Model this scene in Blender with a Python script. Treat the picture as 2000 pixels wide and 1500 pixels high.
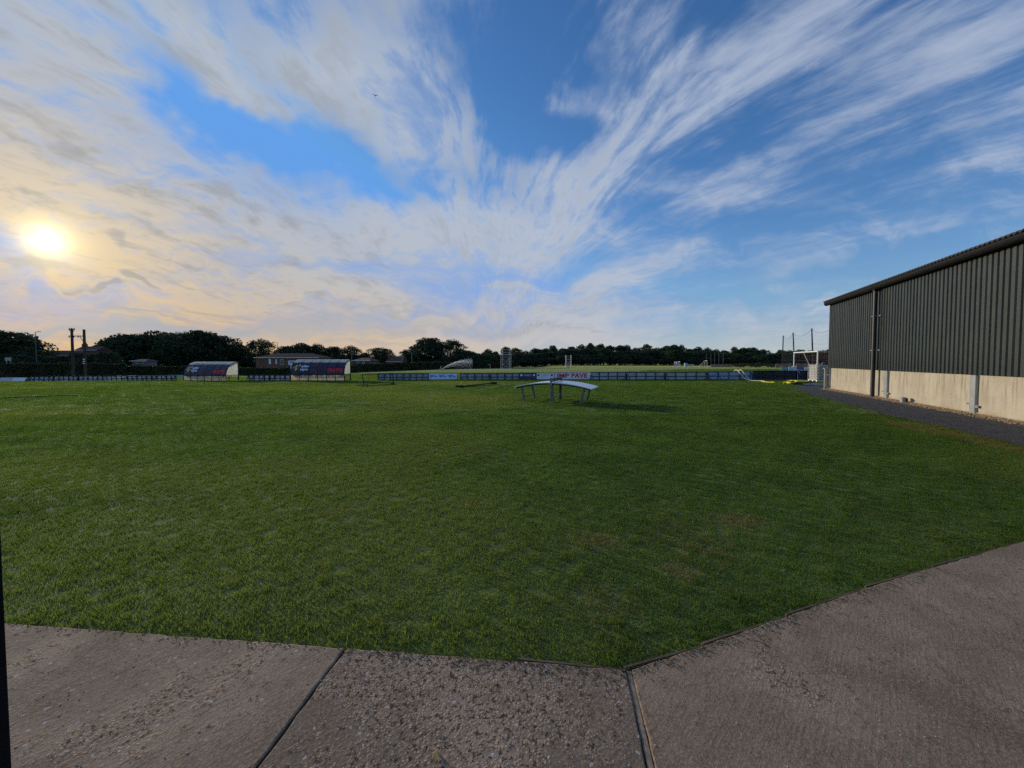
import bpy, bmesh, math, random
import numpy as np
from mathutils import Vector, Matrix, Euler

random.seed(7)
R = math.radians
for o in list(bpy.data.objects):
    bpy.data.objects.remove(o)
scene = bpy.context.scene
COL = scene.collection

# ------------------------------------------------------------------ camera
FPX, CAM_H, PITCH, SHIFT = 751.0, 1.6, R(2.0), -0.0104
cam_d = bpy.data.cameras.new('camera')
cam = bpy.data.objects.new('camera', cam_d)
COL.objects.link(cam)
cam.location = (0, 0, CAM_H)
cam.rotation_euler = (math.pi / 2 - PITCH, 0, 0)
cam_d.sensor_width = 36.0
cam_d.lens = FPX / 2000 * 36.0
cam_d.shift_y = SHIFT
cam_d.clip_start = 0.05
cam_d.clip_end = 5000
scene.camera = cam
scene.render.resolution_x, scene.render.resolution_y = 1024, 768
scene.render.engine = 'CYCLES'
scene.view_settings.view_transform = 'Standard'
scene.view_settings.look = 'None'
scene.view_settings.exposure = 0.38
scene.view_settings.gamma = 1.0
scene.view_settings.use_curve_mapping = False


def ray(x, y):
    """direction of a pixel of the 2000x1500 photograph"""
    cx = (x - 1000) / FPX
    cy = (750 - y) / FPX + SHIFT * 2000 / FPX
    f = Vector((0, math.cos(PITCH), -math.sin(PITCH)))
    u = Vector((0, math.sin(PITCH), math.cos(PITCH)))
    return (Vector((1, 0, 0)) * cx + u * cy + f)


# ------------------------------------------------------------------ node helper
class NT:
    def __init__(self, tree):
        self.t = tree
        self.n = tree.nodes
        self.l = tree.links

    def add(self, typ, **kw):
        nd = self.n.new(typ)
        for k, v in kw.items():
            setattr(nd, k, v)
        return nd

    def plug(self, sock, v):
        if v is None:
            return
        if isinstance(v, bpy.types.NodeSocket):
            self.l.new(v, sock)
        else:
            if sock.type == 'RGBA' and len(v) == 3:
                v = (*v, 1.0)
            sock.default_value = v

    def m(self, op, a, b=None, c=None, clamp=False):
        nd = self.add('ShaderNodeMath', operation=op)
        nd.use_clamp = clamp
        self.plug(nd.inputs[0], a)
        self.plug(nd.inputs[1], b)
        self.plug(nd.inputs[2], c)
        return nd.outputs[0]

    def vm(self, op, a, b=None, out=0):
        nd = self.add('ShaderNodeVectorMath', operation=op)
        self.plug(nd.inputs[0], a)
        self.plug(nd.inputs[1], b)
        return nd.outputs[out]

    def xyz(self, x, y, z=0.0):
        nd = self.add('ShaderNodeCombineXYZ')
        for i, v in enumerate((x, y, z)):
            self.plug(nd.inputs[i], v)
        return nd.outputs[0]

    def sep(self, v):
        nd = self.add('ShaderNodeSeparateXYZ')
        self.plug(nd.inputs[0], v)
        return nd.outputs

    def noise(self, vec, scale=5.0, detail=4.0, rough=0.5, dist=0.0, lac=2.0, dim='2D', w=None):
        nd = self.add('ShaderNodeTexNoise', noise_dimensions=dim)
        self.plug(nd.inputs['Vector'], vec)
        self.plug(nd.inputs['Scale'], scale)
        self.plug(nd.inputs['Detail'], detail)
        self.plug(nd.inputs['Roughness'], rough)
        self.plug(nd.inputs['Lacunarity'], lac)
        self.plug(nd.inputs['Distortion'], dist)
        return nd.outputs['Fac']

    def smooth(self, v, lo, hi, a=0.0, b=1.0):
        nd = self.add('ShaderNodeMapRange', interpolation_type='SMOOTHSTEP')
        self.plug(nd.inputs[0], v)
        for i, q in enumerate((lo, hi, a, b)):
            nd.inputs[1 + i].default_value = q
        return nd.outputs[0]

    def lin(self, v, lo, hi, a=0.0, b=1.0):
        nd = self.add('ShaderNodeMapRange')
        self.plug(nd.inputs[0], v)
        for i, q in enumerate((lo, hi, a, b)):
            nd.inputs[1 + i].default_value = q
        return nd.outputs[0]

    def mix(self, f, a, b, blend='MIX'):
        nd = self.add('ShaderNodeMix', data_type='RGBA', blend_type=blend)
        self.plug(nd.inputs[0], f)
        self.plug(nd.inputs[6], a)
        self.plug(nd.inputs[7], b)
        return nd.outputs[2]


# ------------------------------------------------------------------ sky
SUN_DIR = ray(93, 470).normalized()
SUN_EL = math.asin(SUN_DIR.z)
SUN_AZ = math.atan2(SUN_DIR.x, SUN_DIR.y)      # clockwise from +Y

world = bpy.data.worlds.new('World')
scene.world = world
world.use_nodes = True
W = NT(world.node_tree)
W.n.clear()
w_out = W.add('ShaderNodeOutputWorld')
bg = W.add('ShaderNodeBackground')
W.l.new(bg.outputs[0], w_out.inputs[0])
sky = W.add('ShaderNodeTexSky', sky_type='NISHITA')
sky.sun_disc = False
sky.sun_elevation = SUN_EL
sky.sun_rotation = SUN_AZ
sky.air_density = 1.0
sky.dust_density = 0.6
sky.ozone_density = 2.0
tc = W.add('ShaderNodeTexCoord')
D = W.vm('NORMALIZE', tc.outputs['Generated'])
dx, dy, dz = W.sep(D)
dzp = W.m('MAXIMUM', dz, 0.0)
# cloud sheet seen in perspective: plane coordinates of a high layer
den = W.m('ADD', dzp, 0.13)
cu = W.m('DIVIDE', dx, den)
cv = W.m('DIVIDE', dy, den)
kk = W.smooth(cu, -0.5, 0.7, -0.06, 0.62)
cu2 = W.m('ADD', cu, W.m('MULTIPLY', kk, cv))
# warp of the wind streaks
wv = W.xyz(W.m('MULTIPLY', cu2, 0.9), W.m('MULTIPLY_ADD', cv, 0.6, 3.1))
warp = W.m('SUBTRACT', W.noise(wv, 1.5, 1.0, 0.5), 0.5)
cu3 = W.m('ADD', cu2, W.m('MULTIPLY', warp, 0.45))
big = W.noise(W.xyz(cu3, W.m('MULTIPLY_ADD', cv, 0.5, 7.7)), 1.25, 3.0, 0.55)
streak = W.noise(W.xyz(W.m('MULTIPLY', cu3, 3.0), W.m('MULTIPLY_ADD', cv, 1.05, 5.2)), 1.5, 6.0, 0.60, 0.12)
fine = W.noise(W.xyz(W.m('MULTIPLY', cu3, 6.5), W.m('MULTIPLY_ADD', cv, 4.2, 9.4)), 1.5, 6.0, 0.66, 0.15)
# direction plane of the clouds' places
dyc = W.m('MAXIMUM', dy, 0.02)
pa0 = W.m('DIVIDE', dx, dyc)
pb0 = W.m('DIVIDE', dz, dyc)
pn = W.m('SUBTRACT', W.noise(W.xyz(pa0, pb0), 4.0, 3.0, 0.6), 0.5)
pn2 = W.m('SUBTRACT', W.noise(W.xyz(W.m('ADD', pa0, 17.0), pb0), 4.0, 3.0, 0.6), 0.5)
pa = W.m('ADD', pa0, W.m('MULTIPLY', pn, 0.22))
pb = W.m('ADD', pb0, W.m('MULTIPLY', pn2, 0.16))


pvec = W.xyz(pa, pb, 0.0)


def blob(px, py, rx, ry, ang, wgt, prev):
    mp = W.add('ShaderNodeMapping', vector_type='TEXTURE')
    W.l.new(pvec, mp.inputs[0])
    mp.inputs['Location'].default_value = ((px - 1000) / FPX, (703 - py) / FPX, 0)
    mp.inputs['Rotation'].default_value = (0, 0, -R(ang))
    mp.inputs['Scale'].default_value = (1.75 * rx / FPX, 1.75 * ry / FPX, 1)
    gr = W.add('ShaderNodeTexGradient', gradient_type='SPHERICAL')
    W.l.new(mp.outputs[0], gr.inputs[0])
    return W.m('MULTIPLY_ADD', gr.outputs[1], wgt * 1.15, prev)


BLOBS = [
    # clear gaps
    (340, 175, 120, 40, 47, -.55), (470, 255, 150, 42, 32, -.60), (600, 300, 170, 36, 20, -.55), (690, 330, 130, 40, 15, -.3),
    (1010, 60, 110, 190, 15, -.70), (1085, 268, 75, 30, -8, -.75), (1390, 40, 75, 60, 0, -.55), (1010, 230, 45, 90, 10, -.35),
    (1420, 285, 120, 38, -25, -.40), (1280, 425, 80, 30, 0, -.40), (1500, 445, 120, 28, -4, -.45),
    (1640, 530, 190, 34, -8, -.50), (1740, 350, 110, 45, -15, -.35), (1330, 560, 60, 40, -20, -.35), (1130, 520, 90, 18, -8, -.35), (960, 380, 70, 26, 20, -.35), (780, 385, 70, 22, 10, -.3),
    (1560, 200, 240, 36, -25, -.22), (1820, 470, 110, 40, -10, -.3), (1130, 60, 70, 70, 0, -.2), (700, 10, 170, 50, 15, -.15),
    (1700, 230, 330, 130, -25, -.28), (1900, 420, 200, 60, -10, -.2),
    # cloud masses
    (395, 90, 190, 34, 47, .48), (480, 185, 80, 18, 35, .3), (130, 230, 360, 200, 30, .58), (150, 60, 200, 80, 30, .42), (230, 430, 420, 90, 22, .50),
    (640, 170, 150, 40, 32, .34), (830, 250, 210, 80, 35, .36), (1120, 205, 62, 34, -10, .55), (1150, 115, 20, 50, 25, .30),
    (1240, 265, 230, 60, -33, .46), (1250, 130, 150, 50, -40, .26), (1330, 110, 70, 10, -42, .3), (1060, 420, 220, 60, -10, .36), (1420, 380, 100, 42, -12, .40),
    (590, 335, 75, 26, 14, .42), (1240, 550, 130, 34, -16, .50), (720, 430, 130, 50, 25, .3), (1800, 130, 300, 60, -25, .18),
    (1920, 330, 180, 70, -20, .30), (1600, 470, 200, 26, -4, .22), (1650, 590, 200, 26, -10, .30), (600, 545, 520, 90, 8, .42), (900, 480, 330, 70, 5, .25), (1000, 640, 1600, 40, 0, .22),
]
acc = 0.0
for bb in BLOBS:
    acc = blob(*bb, acc)
front = W.smooth(dy, 0.03, 0.25)
acc = W.m('MULTIPLY', acc, front)
lown = W.noise(W.xyz(W.m('MULTIPLY', W.m('ADD', pa, W.m('MULTIPLY', pb, W.smooth(pa, -0.9, 0.5, 1.4, -0.9))), 2.3), W.m('MULTIPLY_ADD', pb, 6.0, 3.0)), 1.7, 8.0, 0.62, 0.35)
hi_el = W.smooth(dz, 0.16, 0.52)
lo_el = W.m('SUBTRACT', 1.0, hi_el)
dens = W.m('ADD', W.m('MULTIPLY', W.m('SUBTRACT', big, 0.5), 1.2), W.m('MULTIPLY', W.m('SUBTRACT', streak, 0.5), W.m('MULTIPLY', hi_el, 1.25)))
dens = W.m('ADD', dens, W.m('MULTIPLY', W.m('SUBTRACT', fine, 0.5), W.m('MULTIPLY_ADD', hi_el, 0.75, 0.25)))
dens = W.m('ADD', dens, W.m('MULTIPLY', W.m('SUBTRACT', lown, 0.5), W.m('MULTIPLY', lo_el, 1.5)))
dens = W.m('ADD', W.m('ADD', dens, 0.20), acc)
cosg_ = W.vm('DOT_PRODUCT', D, tuple(SUN_DIR), out=1)
wide_ = W.smooth(cosg_, 0.2, 0.9)
alpha = W.smooth(dens, -0.34, 1.0)
tex = W.smooth(W.m('ADD', W.m('MULTIPLY', W.m('ADD', W.m('MULTIPLY', streak, hi_el), W.m('MULTIPLY', lown, lo_el)), 0.72), W.m('MULTIPLY', fine, 0.28)), 0.36, 0.62)
tex = W.m('MULTIPLY_ADD', tex, 0.62, W.m('MULTIPLY_ADD', wide_, 0.26, 0.34))
alpha = W.m('MULTIPLY', alpha, W.m('MINIMUM', tex, 0.96))
# sun angle terms
cosg = W.vm('DOT_PRODUCT', D, tuple(SUN_DIR), out=1)
gam = W.m('ARCCOSINE', W.m('MINIMUM', cosg, 1.0))          # radians


def gauss(v, sig, amp):
    t = W.m('DIVIDE', v, sig)
    return W.m('MULTIPLY', W.m('EXPONENT', W.m('MULTIPLY', W.m('MULTIPLY', t, t), -1.0)), amp)


near = gauss(gam, 0.21, 1.0)
wide = gauss(gam, 0.85, 1.0)
low = W.m('EXPONENT', W.m('MULTIPLY', dzp, -9.0))
warmf = W.m('MINIMUM', W.m('ADD', W.m('MULTIPLY', near, 0.45), W.m('MULTIPLY', W.m('MULTIPLY', wide, low), 0.85)), 1.0)
blue = W.vm('MINIMUM', W.mix(1.0, sky.outputs[0], (0.52, 0.92, 1.38), 'MULTIPLY'), (0.95, 2.7, 6.2))
# cloud colour: cool white, creamy towards the sun and the horizon
c_cool = (3.3, 3.9, 5.1)
c_pale = (3.7, 3.98, 4.12)
c_warm = (6.0, 4.2, 1.9)
bright = W.lin(W.m('ADD', W.m('MULTIPLY', wide, 0.55), W.m('MULTIPLY', low, 0.35)), 0.0, 0.8)
ccol = W.mix(bright, c_cool, c_pale)
ccol = W.mix(warmf, ccol, c_warm)
# thick places turn grey, banded low down
band = W.noise(W.xyz(W.m('MULTIPLY', pa, 1.6), W.m('MULTIPLY_ADD', pb, 17.0, 2.0)), 1.3, 4.0, 0.6, 0.6)
thick = W.m('ADD', W.m('MULTIPLY', W.m('SUBTRACT', streak, 0.5), 0.9), W.m('MULTIPLY', W.m('SUBTRACT', fine, 0.5), 0.7))
thick = W.m('ADD', thick, W.m('MULTIPLY', W.m('SUBTRACT', band, 0.5), W.m('MULTIPLY', low, 2.4)))
shade = W.smooth(thick, -0.04, 0.28)
shade = W.m('MULTIPLY', shade, W.m('ADD', W.m('MULTIPLY', wide, 0.66), 0.10))
ccol = W.mix(shade, ccol, (2.3, 2.5, 2.75))
skyc = W.mix(alpha, blue, ccol)
# pale haze along the horizon
hz = W.m('MULTIPLY', W.m('EXPONENT', W.m('MULTIPLY', dzp, -11.0)), 0.92)
hcol = W.mix(W.smooth(gam, 1.3, 0.2), (4.2, 4.4, 4.7), (6.3, 3.9, 1.5))
hcol = W.mix(W.m('MULTIPLY', W.smooth(band, 0.45, 0.75), 0.45), hcol, (3.3, 3.4, 3.6))
skyc = W.mix(hz, skyc, hcol)
# low grey bank just over the trees towards the sun
bank_n = W.noise(W.xyz(W.m('MULTIPLY', pa, 2.2), W.m('MULTIPLY_ADD', pb, 9.0, 4.0)), 1.6, 3.0, 0.6, 0.3)
bank_c = W.m('ADD', pb, W.m('MULTIPLY', W.m('SUBTRACT', bank_n, 0.5), 0.05))
bank = gauss(W.m('SUBTRACT', bank_c, 0.083), 0.024, 0.85)
bank = W.m('MULTIPLY', bank, W.m('MULTIPLY', W.smooth(pa, 0.35, -0.95), front))
skyc = W.mix(bank, skyc, (3.0, 3.2, 3.55))
# small dark cloudlets near the sun
dk = 0.0
for bb in ((205, 556, 26, 6, 4, 1.0), (262, 541, 34, 7, 8, 1.0), (300, 548, 30, 6, 12, .8), (60, 512, 90, 9, 6, .8), (175, 312, 45, 16, 20, .55), (70, 300, 90, 20, 18, .4), (300, 385, 110, 22, 12, .5), (40, 380, 30, 12, 30, .7),
           (560, 520, 60, 12, 3, .5), (230, 475, 60, 10, 12, .6), (1080, 640, 200, 9, 0, .35)):
    dk = blob(*bb, dk)
dk = W.m('MULTIPLY', W.smooth(W.m('ADD', dk, W.m('MULTIPLY', W.m('SUBTRACT', fine, 0.5), 0.9)), 0.15, 0.75), front)
skyc = W.mix(W.m('MULTIPLY', dk, 0.75), skyc, (2.3, 2.45, 2.7))
# veiled sun: bright disc with its aureole
veil = W.m('ADD', gauss(gam, 0.017, 16.0), W.m('ADD', gauss(gam, 0.040, 4.0), gauss(gam, 0.14, 1.5)))
skyc = W.mix(1.0, skyc, W.mix(1.0, W.xyz(veil, veil, veil), (1.0, 0.78, 0.34), 'MULTIPLY'), 'ADD')
W.plug(bg.inputs[0], skyc)
bg.inputs[1].default_value = 0.1
world.cycles.sampling_method = 'MANUAL'
world.cycles.sample_map_resolution = 256

# ------------------------------------------------------------------ sun
sun_d = bpy.data.lights.new('sun', 'SUN')
sun_d.energy = 2.8
sun_d.angle = R(2.5)
sun_d.color = (1.0, 0.85, 0.64)
sun = bpy.data.objects.new('sun', sun_d)
COL.objects.link(sun)
sun.location = SUN_DIR * 100
sun.rotation_euler = SUN_DIR.to_track_quat('Z', 'Y').to_euler()
scene.cycles.use_adaptive_sampling = True
scene.cycles.adaptive_threshold = 0.012
scene.cycles.adaptive_min_samples = 12
scene.cycles.max_bounces = 6
scene.cycles.diffuse_bounces = 3
scene.cycles.glossy_bounces = 3
scene.cycles.transmission_bounces = 4
scene.cycles.volume_bounces = 0
scene.cycles.use_denoising = False
scene.cycles.transparent_max_bounces = 12
scene.cycles.sample_clamp_direct = 6.0
scene.cycles.sample_clamp_indirect = 3.0

# ------------------------------------------------------------------ terrain
def sstep(t):
    t = min(1.0, max(0.0, t))
    return t * t * (3 - 2 * t)


def gz(x, y):
    """height of the ground: level by the shed, falling gently across the pitch"""
    t = y - 22.0
    if t < -6:
        s = 0.0
    elif t < 6:
        s = (t + 6) ** 2 / 24
    else:
        s = min(t, 420.0)
    w = max(1 - sstep((x - 12) / 18), .6 * sstep((y - 60) / 80))
    left = 0.7 * sstep((-x - 15) / 35) * sstep((y - 22) / 30)
    return -0.013 * s * w - left


def at_ground(x, y, dz=0.0):
    d = ray(x, y)
    lo, hi = 0.5, 900.0
    prev = 0.5
    t = 0.5
    while t < 900:
        p = d * t
        if CAM_H + p.z - (gz(p.x, p.y) + dz) < 0:
            hi = t
            lo = prev
            break
        prev = t
        t *= 1.03
    for _ in range(40):
        mid = (lo + hi) / 2
        p = d * mid
        if CAM_H + p.z - (gz(p.x, p.y) + dz) < 0:
            hi = mid
        else:
            lo = mid
    p = d * hi
    return Vector((p.x, p.y, gz(p.x, p.y) + dz))


def at_depth(x, y, Y):
    d = ray(x, y)
    p = d * (Y / d.y)
    return Vector((p.x, p.y, CAM_H + p.z))


def on_ground(x, Y):
    """ground point in the direction of pixel column x at depth Y"""
    X = (x - 1000) / FPX * Y
    return Vector((X, Y, gz(X, Y)))


# ------------------------------------------------------------------ mesh helper
class MB:
    def __init__(self):
        self.v = []
        self.f = []

    def add(self, verts, faces):
        b = len(self.v)
        self.v += [tuple(q) for q in verts]
        self.f += [tuple(i + b for i in q) for q in faces]
        return self

    def box(self, x0, x1, y0, y1, z0, z1):
        vs = [(x, y, z) for z in (z0, z1) for y in (y0, y1) for x in (x0, x1)]
        return self.add(vs, [(0, 2, 3, 1), (4, 5, 7, 6), (0, 1, 5, 4), (2, 6, 7, 3), (0, 4, 6, 2), (1, 3, 7, 5)])

    def bar(self, p0, p1, w, h=None, up=(0, 0, 1)):
        h = w if h is None else h
        p0, p1 = Vector(p0), Vector(p1)
        d = (p1 - p0).normalized()
        s = d.cross(Vector(up))
        if s.length < 1e-4:
            s = d.cross(Vector((0, 1, 0)))
        s.normalize()
        u = s.cross(d)
        vs = []
        for p in (p0, p1):
            for a, b in ((-1, -1), (1, -1), (1, 1), (-1, 1)):
                vs.append(p + s * (a * w / 2) + u * (b * h / 2))
        return self.add(vs, [(0, 1, 2, 3), (7, 6, 5, 4), (0, 4, 5, 1), (1, 5, 6, 2), (2, 6, 7, 3), (3, 7, 4, 0)])

    def tube(self, pts, r, n=8, cap=True):
        pts = [Vector(p) for p in pts]
        rs = r if isinstance(r, (list, tuple)) else [r] * len(pts)
        b = len(self.v)
        prev = None
        for i, p in enumerate(pts):
            d = (pts[min(i + 1, len(pts) - 1)] - pts[max(i - 1, 0)]).normalized()
            if prev is None:
                s = d.cross(Vector((0, 0, 1)))
                if s.length < 1e-3:
                    s = d.cross(Vector((0, 1, 0)))
            else:
                s = prev - d * prev.dot(d)
            s.normalize()
            prev = s
            u = d.cross(s)
            for k in range(n):
                a = 2 * math.pi * k / n
                self.v.append(tuple(p + s * (math.cos(a) * rs[i]) + u * (math.sin(a) * rs[i])))
        for i in range(len(pts) - 1):
            for k in range(n):
                k2 = (k + 1) % n
                self.f.append((b + i * n + k, b + i * n + k2, b + (i + 1) * n + k2, b + (i + 1) * n + k))
        if cap:
            self.f.append(tuple(b + k for k in range(n - 1, -1, -1)))
            e = b + (len(pts) - 1) * n
            self.f.append(tuple(e + k for k in range(n)))
        return self

    def sheet(self, pts, z0, z1):
        """closed prism over a polygon"""
        n = len(pts)
        vs = [(p[0], p[1], z0) for p in pts] + [(p[0], p[1], z1) for p in pts]
        fs = [tuple(range(n - 1, -1, -1)), tuple(range(n, 2 * n))]
        fs += [(i, (i + 1) % n, n + (i + 1) % n, n + i) for i in range(n)]
        return self.add(vs, fs)

    def mesh(self, name):
        me = bpy.data.meshes.new(name)
        me.from_pydata(self.v, [], self.f)
        me.update()
        return me

    def build(self, name, mat, parent=None, smooth=False, loc=None):
        me = self.mesh(name)
        if mat:
            me.materials.append(mat)
        if smooth:
            me.polygons.foreach_set('use_smooth', [True] * len(me.polygons))
        o = bpy.data.objects.new(name, me)
        COL.objects.link(o)
        if parent is not None:
            o.parent = parent
        if loc is not None:
            o.location = loc
        return o


def mobj(name, me, parent=None, loc=None, rot=None, scale=None):
    o = bpy.data.objects.new(name, me)
    COL.objects.link(o)
    if parent is not None:
        o.parent = parent
    if loc is not None:
        o.location = loc
    if rot is not None:
        o.rotation_euler = rot
    if scale is not None:
        o.scale = scale
    return o


def tag(o, label=None, cat=None, group=None, kind=None):
    if label:
        o['label'] = label
    if cat:
        o['category'] = cat
    if group:
        o['group'] = group
    if kind:
        o['kind'] = kind
    return o


def thing(name, label, cat, loc=(0, 0, 0), rz=0.0, group=None):
    o = bpy.data.objects.new(name, None)
    COL.objects.link(o)
    o.empty_display_size = 0.2
    o.location = loc
    o.rotation_euler = (0, 0, rz)
    return tag(o, label, cat, group)


def copy_tree(o, parent=None):
    c = o.copy()
    COL.objects.link(c)
    c.parent = parent
    for ch in list(o.children):
        copy_tree(ch, c)
    return c


def bevel(o, w=0.01, seg=2):
    m = o.modifiers.new('bevel', 'BEVEL')
    m.width = w
    m.segments = seg
    m.limit_method = 'ANGLE'
    return o


_txt = {}


def text_mesh(s, size=1.0, bold=0.0, shear=0.0, width=1.0):
    """lettering as a flat mesh in the x-z plane facing -y, left bottom at the origin"""
    cu = bpy.data.curves.new('lettering', 'FONT')
    cu.body = s
    cu.size = size
    cu.offset = bold
    cu.shear = shear
    cu.fill_mode = 'BOTH'
    cu.resolution_u = 4
    ob = bpy.data.objects.new('lettering', cu)
    COL.objects.link(ob)
    dg = bpy.context.evaluated_depsgraph_get()
    me = bpy.data.meshes.new_from_object(ob.evaluated_get(dg))
    bpy.data.objects.remove(ob)
    bpy.data.curves.remove(cu)
    xs = [v.co.x for v in me.vertices]
    ys = [v.co.y for v in me.vertices]
    x0, x1, y0 = min(xs), max(xs), min(ys)
    for v in me.vertices:
        x, y = v.co.x - x0, v.co.y - y0
        v.co = (x * width, 0, y)
    return me, (x1 - x0) * width, max(ys) - y0


def fit_text(s, w, h, bold=0.0, shear=0.0):
    me, tw, th = text_mesh(s, 1.0, bold, shear)
    for v in me.vertices:
        v.co = (v.co.x * w / tw, 0, v.co.z * h / th)
    return me


# ------------------------------------------------------------------ materials
def pm(name, base, rough=0.6, var=0.25, scale=6.0, bump=0.0, bscale=None, metal=0.0, spec=0.35, stretch=(1, 1, 1), alt=None, trans=0.0, coord='Object'):
    m = bpy.data.materials.new(name)
    m.use_nodes = True
    T = NT(m.node_tree)
    b = T.n['Principled BSDF']
    tcn = T.add('ShaderNodeTexCoord')
    mp = T.add('ShaderNodeMapping')
    mp.inputs['Scale'].default_value = stretch
    T.l.new(tcn.outputs[coord], mp.inputs[0])
    n1 = T.noise(mp.outputs[0], scale, 4.0, 0.6, dim='3D')
    other = alt if alt else tuple(c * (1 - var) for c in base)
    hi = base if alt else tuple(min(1, c * (1 + var * 0.6)) for c in base)
    c = T.mix(T.smooth(n1, 0.32, 0.68), other, hi)
    T.plug(b.inputs['Base Color'], c)
    b.inputs['Roughness'].default_value = rough
    b.inputs['Metallic'].default_value = metal
    b.inputs['Specular IOR Level'].default_value = spec
    if bump:
        bp = T.add('ShaderNodeBump')
        bp.inputs['Strength'].default_value = bump
        bp.inputs['Distance'].default_value = 0.02
        T.plug(bp.inputs['Height'], T.noise(mp.outputs[0], bscale or scale * 4, 5.0, 0.6, dim='3D'))
        T.l.new(bp.outputs[0], b.inputs['Normal'])
    if trans:
        out = T.n['Material Output']
        tr = T.add('ShaderNodeBsdfTranslucent')
        T.plug(tr.inputs[0], c)
        ms = T.add('ShaderNodeMixShader')
        ms.inputs[0].default_value = trans
        T.l.new(b.outputs[0], ms.inputs[1])
        T.l.new(tr.outputs[0], ms.inputs[2])
        T.l.new(ms.outputs[0], out.inputs[0])
    return m


M = {
    'clad': pm('dark_green_cladding', (.019, .026, .023), .45, .35, 1.2, .03, 60, 0.0, .5),
    'roof': pm('dark_roof_sheet', (.035, .037, .040), .7, .3, 3),
    'gutter': pm('black_gutter', (.006, .006, .007), .6, .2, 5, spec=.15),
    'pipe': pm('dark_grey_pipe', (.022, .022, .027), .5, .2, 5),
    'galv': pm('galvanised_steel', (.30, .32, .33), .5, .15, 3, 0, None, .4, .5),
    'steel_dark': pm('dark_steel', (.02, .024, .03), .75, .3, 6, 0, None, .2),
    'black': pm('black_paint', (.008, .009, .010), .75, .3, 6, spec=.12),
    'white': pm('white_paint', (.78, .78, .77), .45, .08, 4),
    'navy': pm('navy_print', (.024, .024, .06), .45, .3, 2),
    'red': pm('red_print', (.55, .025, .035), .5, .1, 3),
    'red_dark': pm('faded_red_print', (.22, .02, .04), .5, .2, 3),
    'yellow_print': pm('yellow_print', (.75, .55, .06), .5, .1, 3),
    'pale_print': pm('pale_print', (.62, .70, .80), .5, .1, 3),
    'pink_print': pm('pink_print', (.6, .45, .42), .5, .1, 3),
    'maroon_print': pm('maroon_print', (.07, .014, .04), .5, .1, 3),
    'brick': pm('brown_brick', (.16, .09, .06), .85, .3, 4),
    'roof_tile': pm('roof_tiles', (.09, .05, .04), .85, .3, 5),
    'glass': pm('window_glass', (.03, .035, .04), .1, .2, 2, spec=.6),
    'timber': pm('weathered_timber', (.13, .09, .065), .85, .3, 6, .2, 40, stretch=(1, 1, .1)),
    'pole': pm('brown_pole_timber', (.070, .045, .035), .85, .3, 4, stretch=(1, 1, .1)),
    'hose': pm('yellow_hose', (.72, .62, .03), .5, .12, 5),
    'hose_pale': pm('pale_hose', (.70, .74, .42), .5, .1, 5),
    'ibc': pm('white_plastic_tank', (.66, .64, .58), .5, .15, 2, trans=.25),
    'polycarb': pm('milky_polycarbonate', (.80, .82, .74), .35, .1, 3, trans=.55),
    'rope': pm('net_rope', (.10, .12, .13), .8, .2, 3),
    'earth': pm('dark_soil', (.028, .022, .016), .95, .4, 5, .5, 25, coord='Object'),
    'paint_line': pm('white_line_paint', (.26, .33, .20), 1.0, .6, 3, spec=.03, coord='Object'),
}


def grass_nodes(T, far=False):
    geo = T.add('ShaderNodeNewGeometry')
    px, py, pz = T.sep(geo.outputs['Position'])
    p2 = T.xyz(px, py)
    n1 = T.noise(T.xyz(T.m('MULTIPLY', px, .5), py), .16, 3, .5)
    n2 = T.noise(p2, 1.1, 4, .6)
    n3 = T.noise(p2, 6.0, 3, .6)
    c = T.mix(T.smooth(n2, .3, .7), GR_DARK, GR_MID)
    c = T.mix(T.m('MULTIPLY', T.smooth(n1, .42, .72), .6), c, GR_YEL)
    c = T.mix(T.m('MULTIPLY', T.smooth(n3, .45, .8), .35), c, GR_YEL)
    acc = 0.0
    for (X, Y, rx, ry, ang, wgt) in BARE:
        mp = T.add('ShaderNodeMapping', vector_type='TEXTURE')
        T.l.new(p2, mp.inputs[0])
        mp.inputs['Location'].default_value = (X, Y, 0)
        mp.inputs['Rotation'].default_value = (0, 0, ang)
        mp.inputs['Scale'].default_value = (rx, ry, 1)
        gr = T.add('ShaderNodeTexGradient', gradient_type='SPHERICAL')
        T.l.new(mp.outputs[0], gr.inputs[0])
        acc = T.m('MULTIPLY_ADD', gr.outputs[1], wgt, acc)
    nb = T.noise(p2, 13.0, 4, .7)
    bare = T.m('MULTIPLY', T.smooth(T.m('ADD', acc, T.m('MULTIPLY', T.m('SUBTRACT', nb, .5), 2.0)), .25, .85), .8)
    return c, bare, n2, n3, p2


GR_DARK, GR_MID, GR_YEL, GR_BARE = (.030, .070, .013), (.054, .108, .021), (.108, .140, .035), (.135, .112, .058)


def px_patch(x, y, rpx, wgt=1.0, stretch=1.0):
    p = at_ground(x, y)
    q = at_ground(x + rpx, y)
    r = (q - p).length
    return (p.x, p.y, r, r * stretch, 0.0, wgt)


BARE = [px_patch(925, 985, 45, .9), px_patch(1165, 1055, 80, 1.0, .8), px_patch(1450, 1018, 80, 1.0, .8), px_patch(1325, 1115, 60, .8),
        px_patch(1180, 1180, 130, .62), px_patch(1300, 1000, 200, .42), px_patch(1390, 1080, 180, .45), px_patch(640, 1000, 80, .55), px_patch(1700, 1000, 200, .35)]
for (x, y, r_, w_) in ((1700, 808, 55, .8), (1760, 828, 70, 1.1), (1840, 838, 80, 1.2), (1920, 862, 80, 1.2), (1980, 875, 60, 1.0), (1800, 842, 60, .8)):
    p = at_ground(x, y)
    BARE.append((p.x, p.y, 1.5, .42, R(70), w_))


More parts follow.
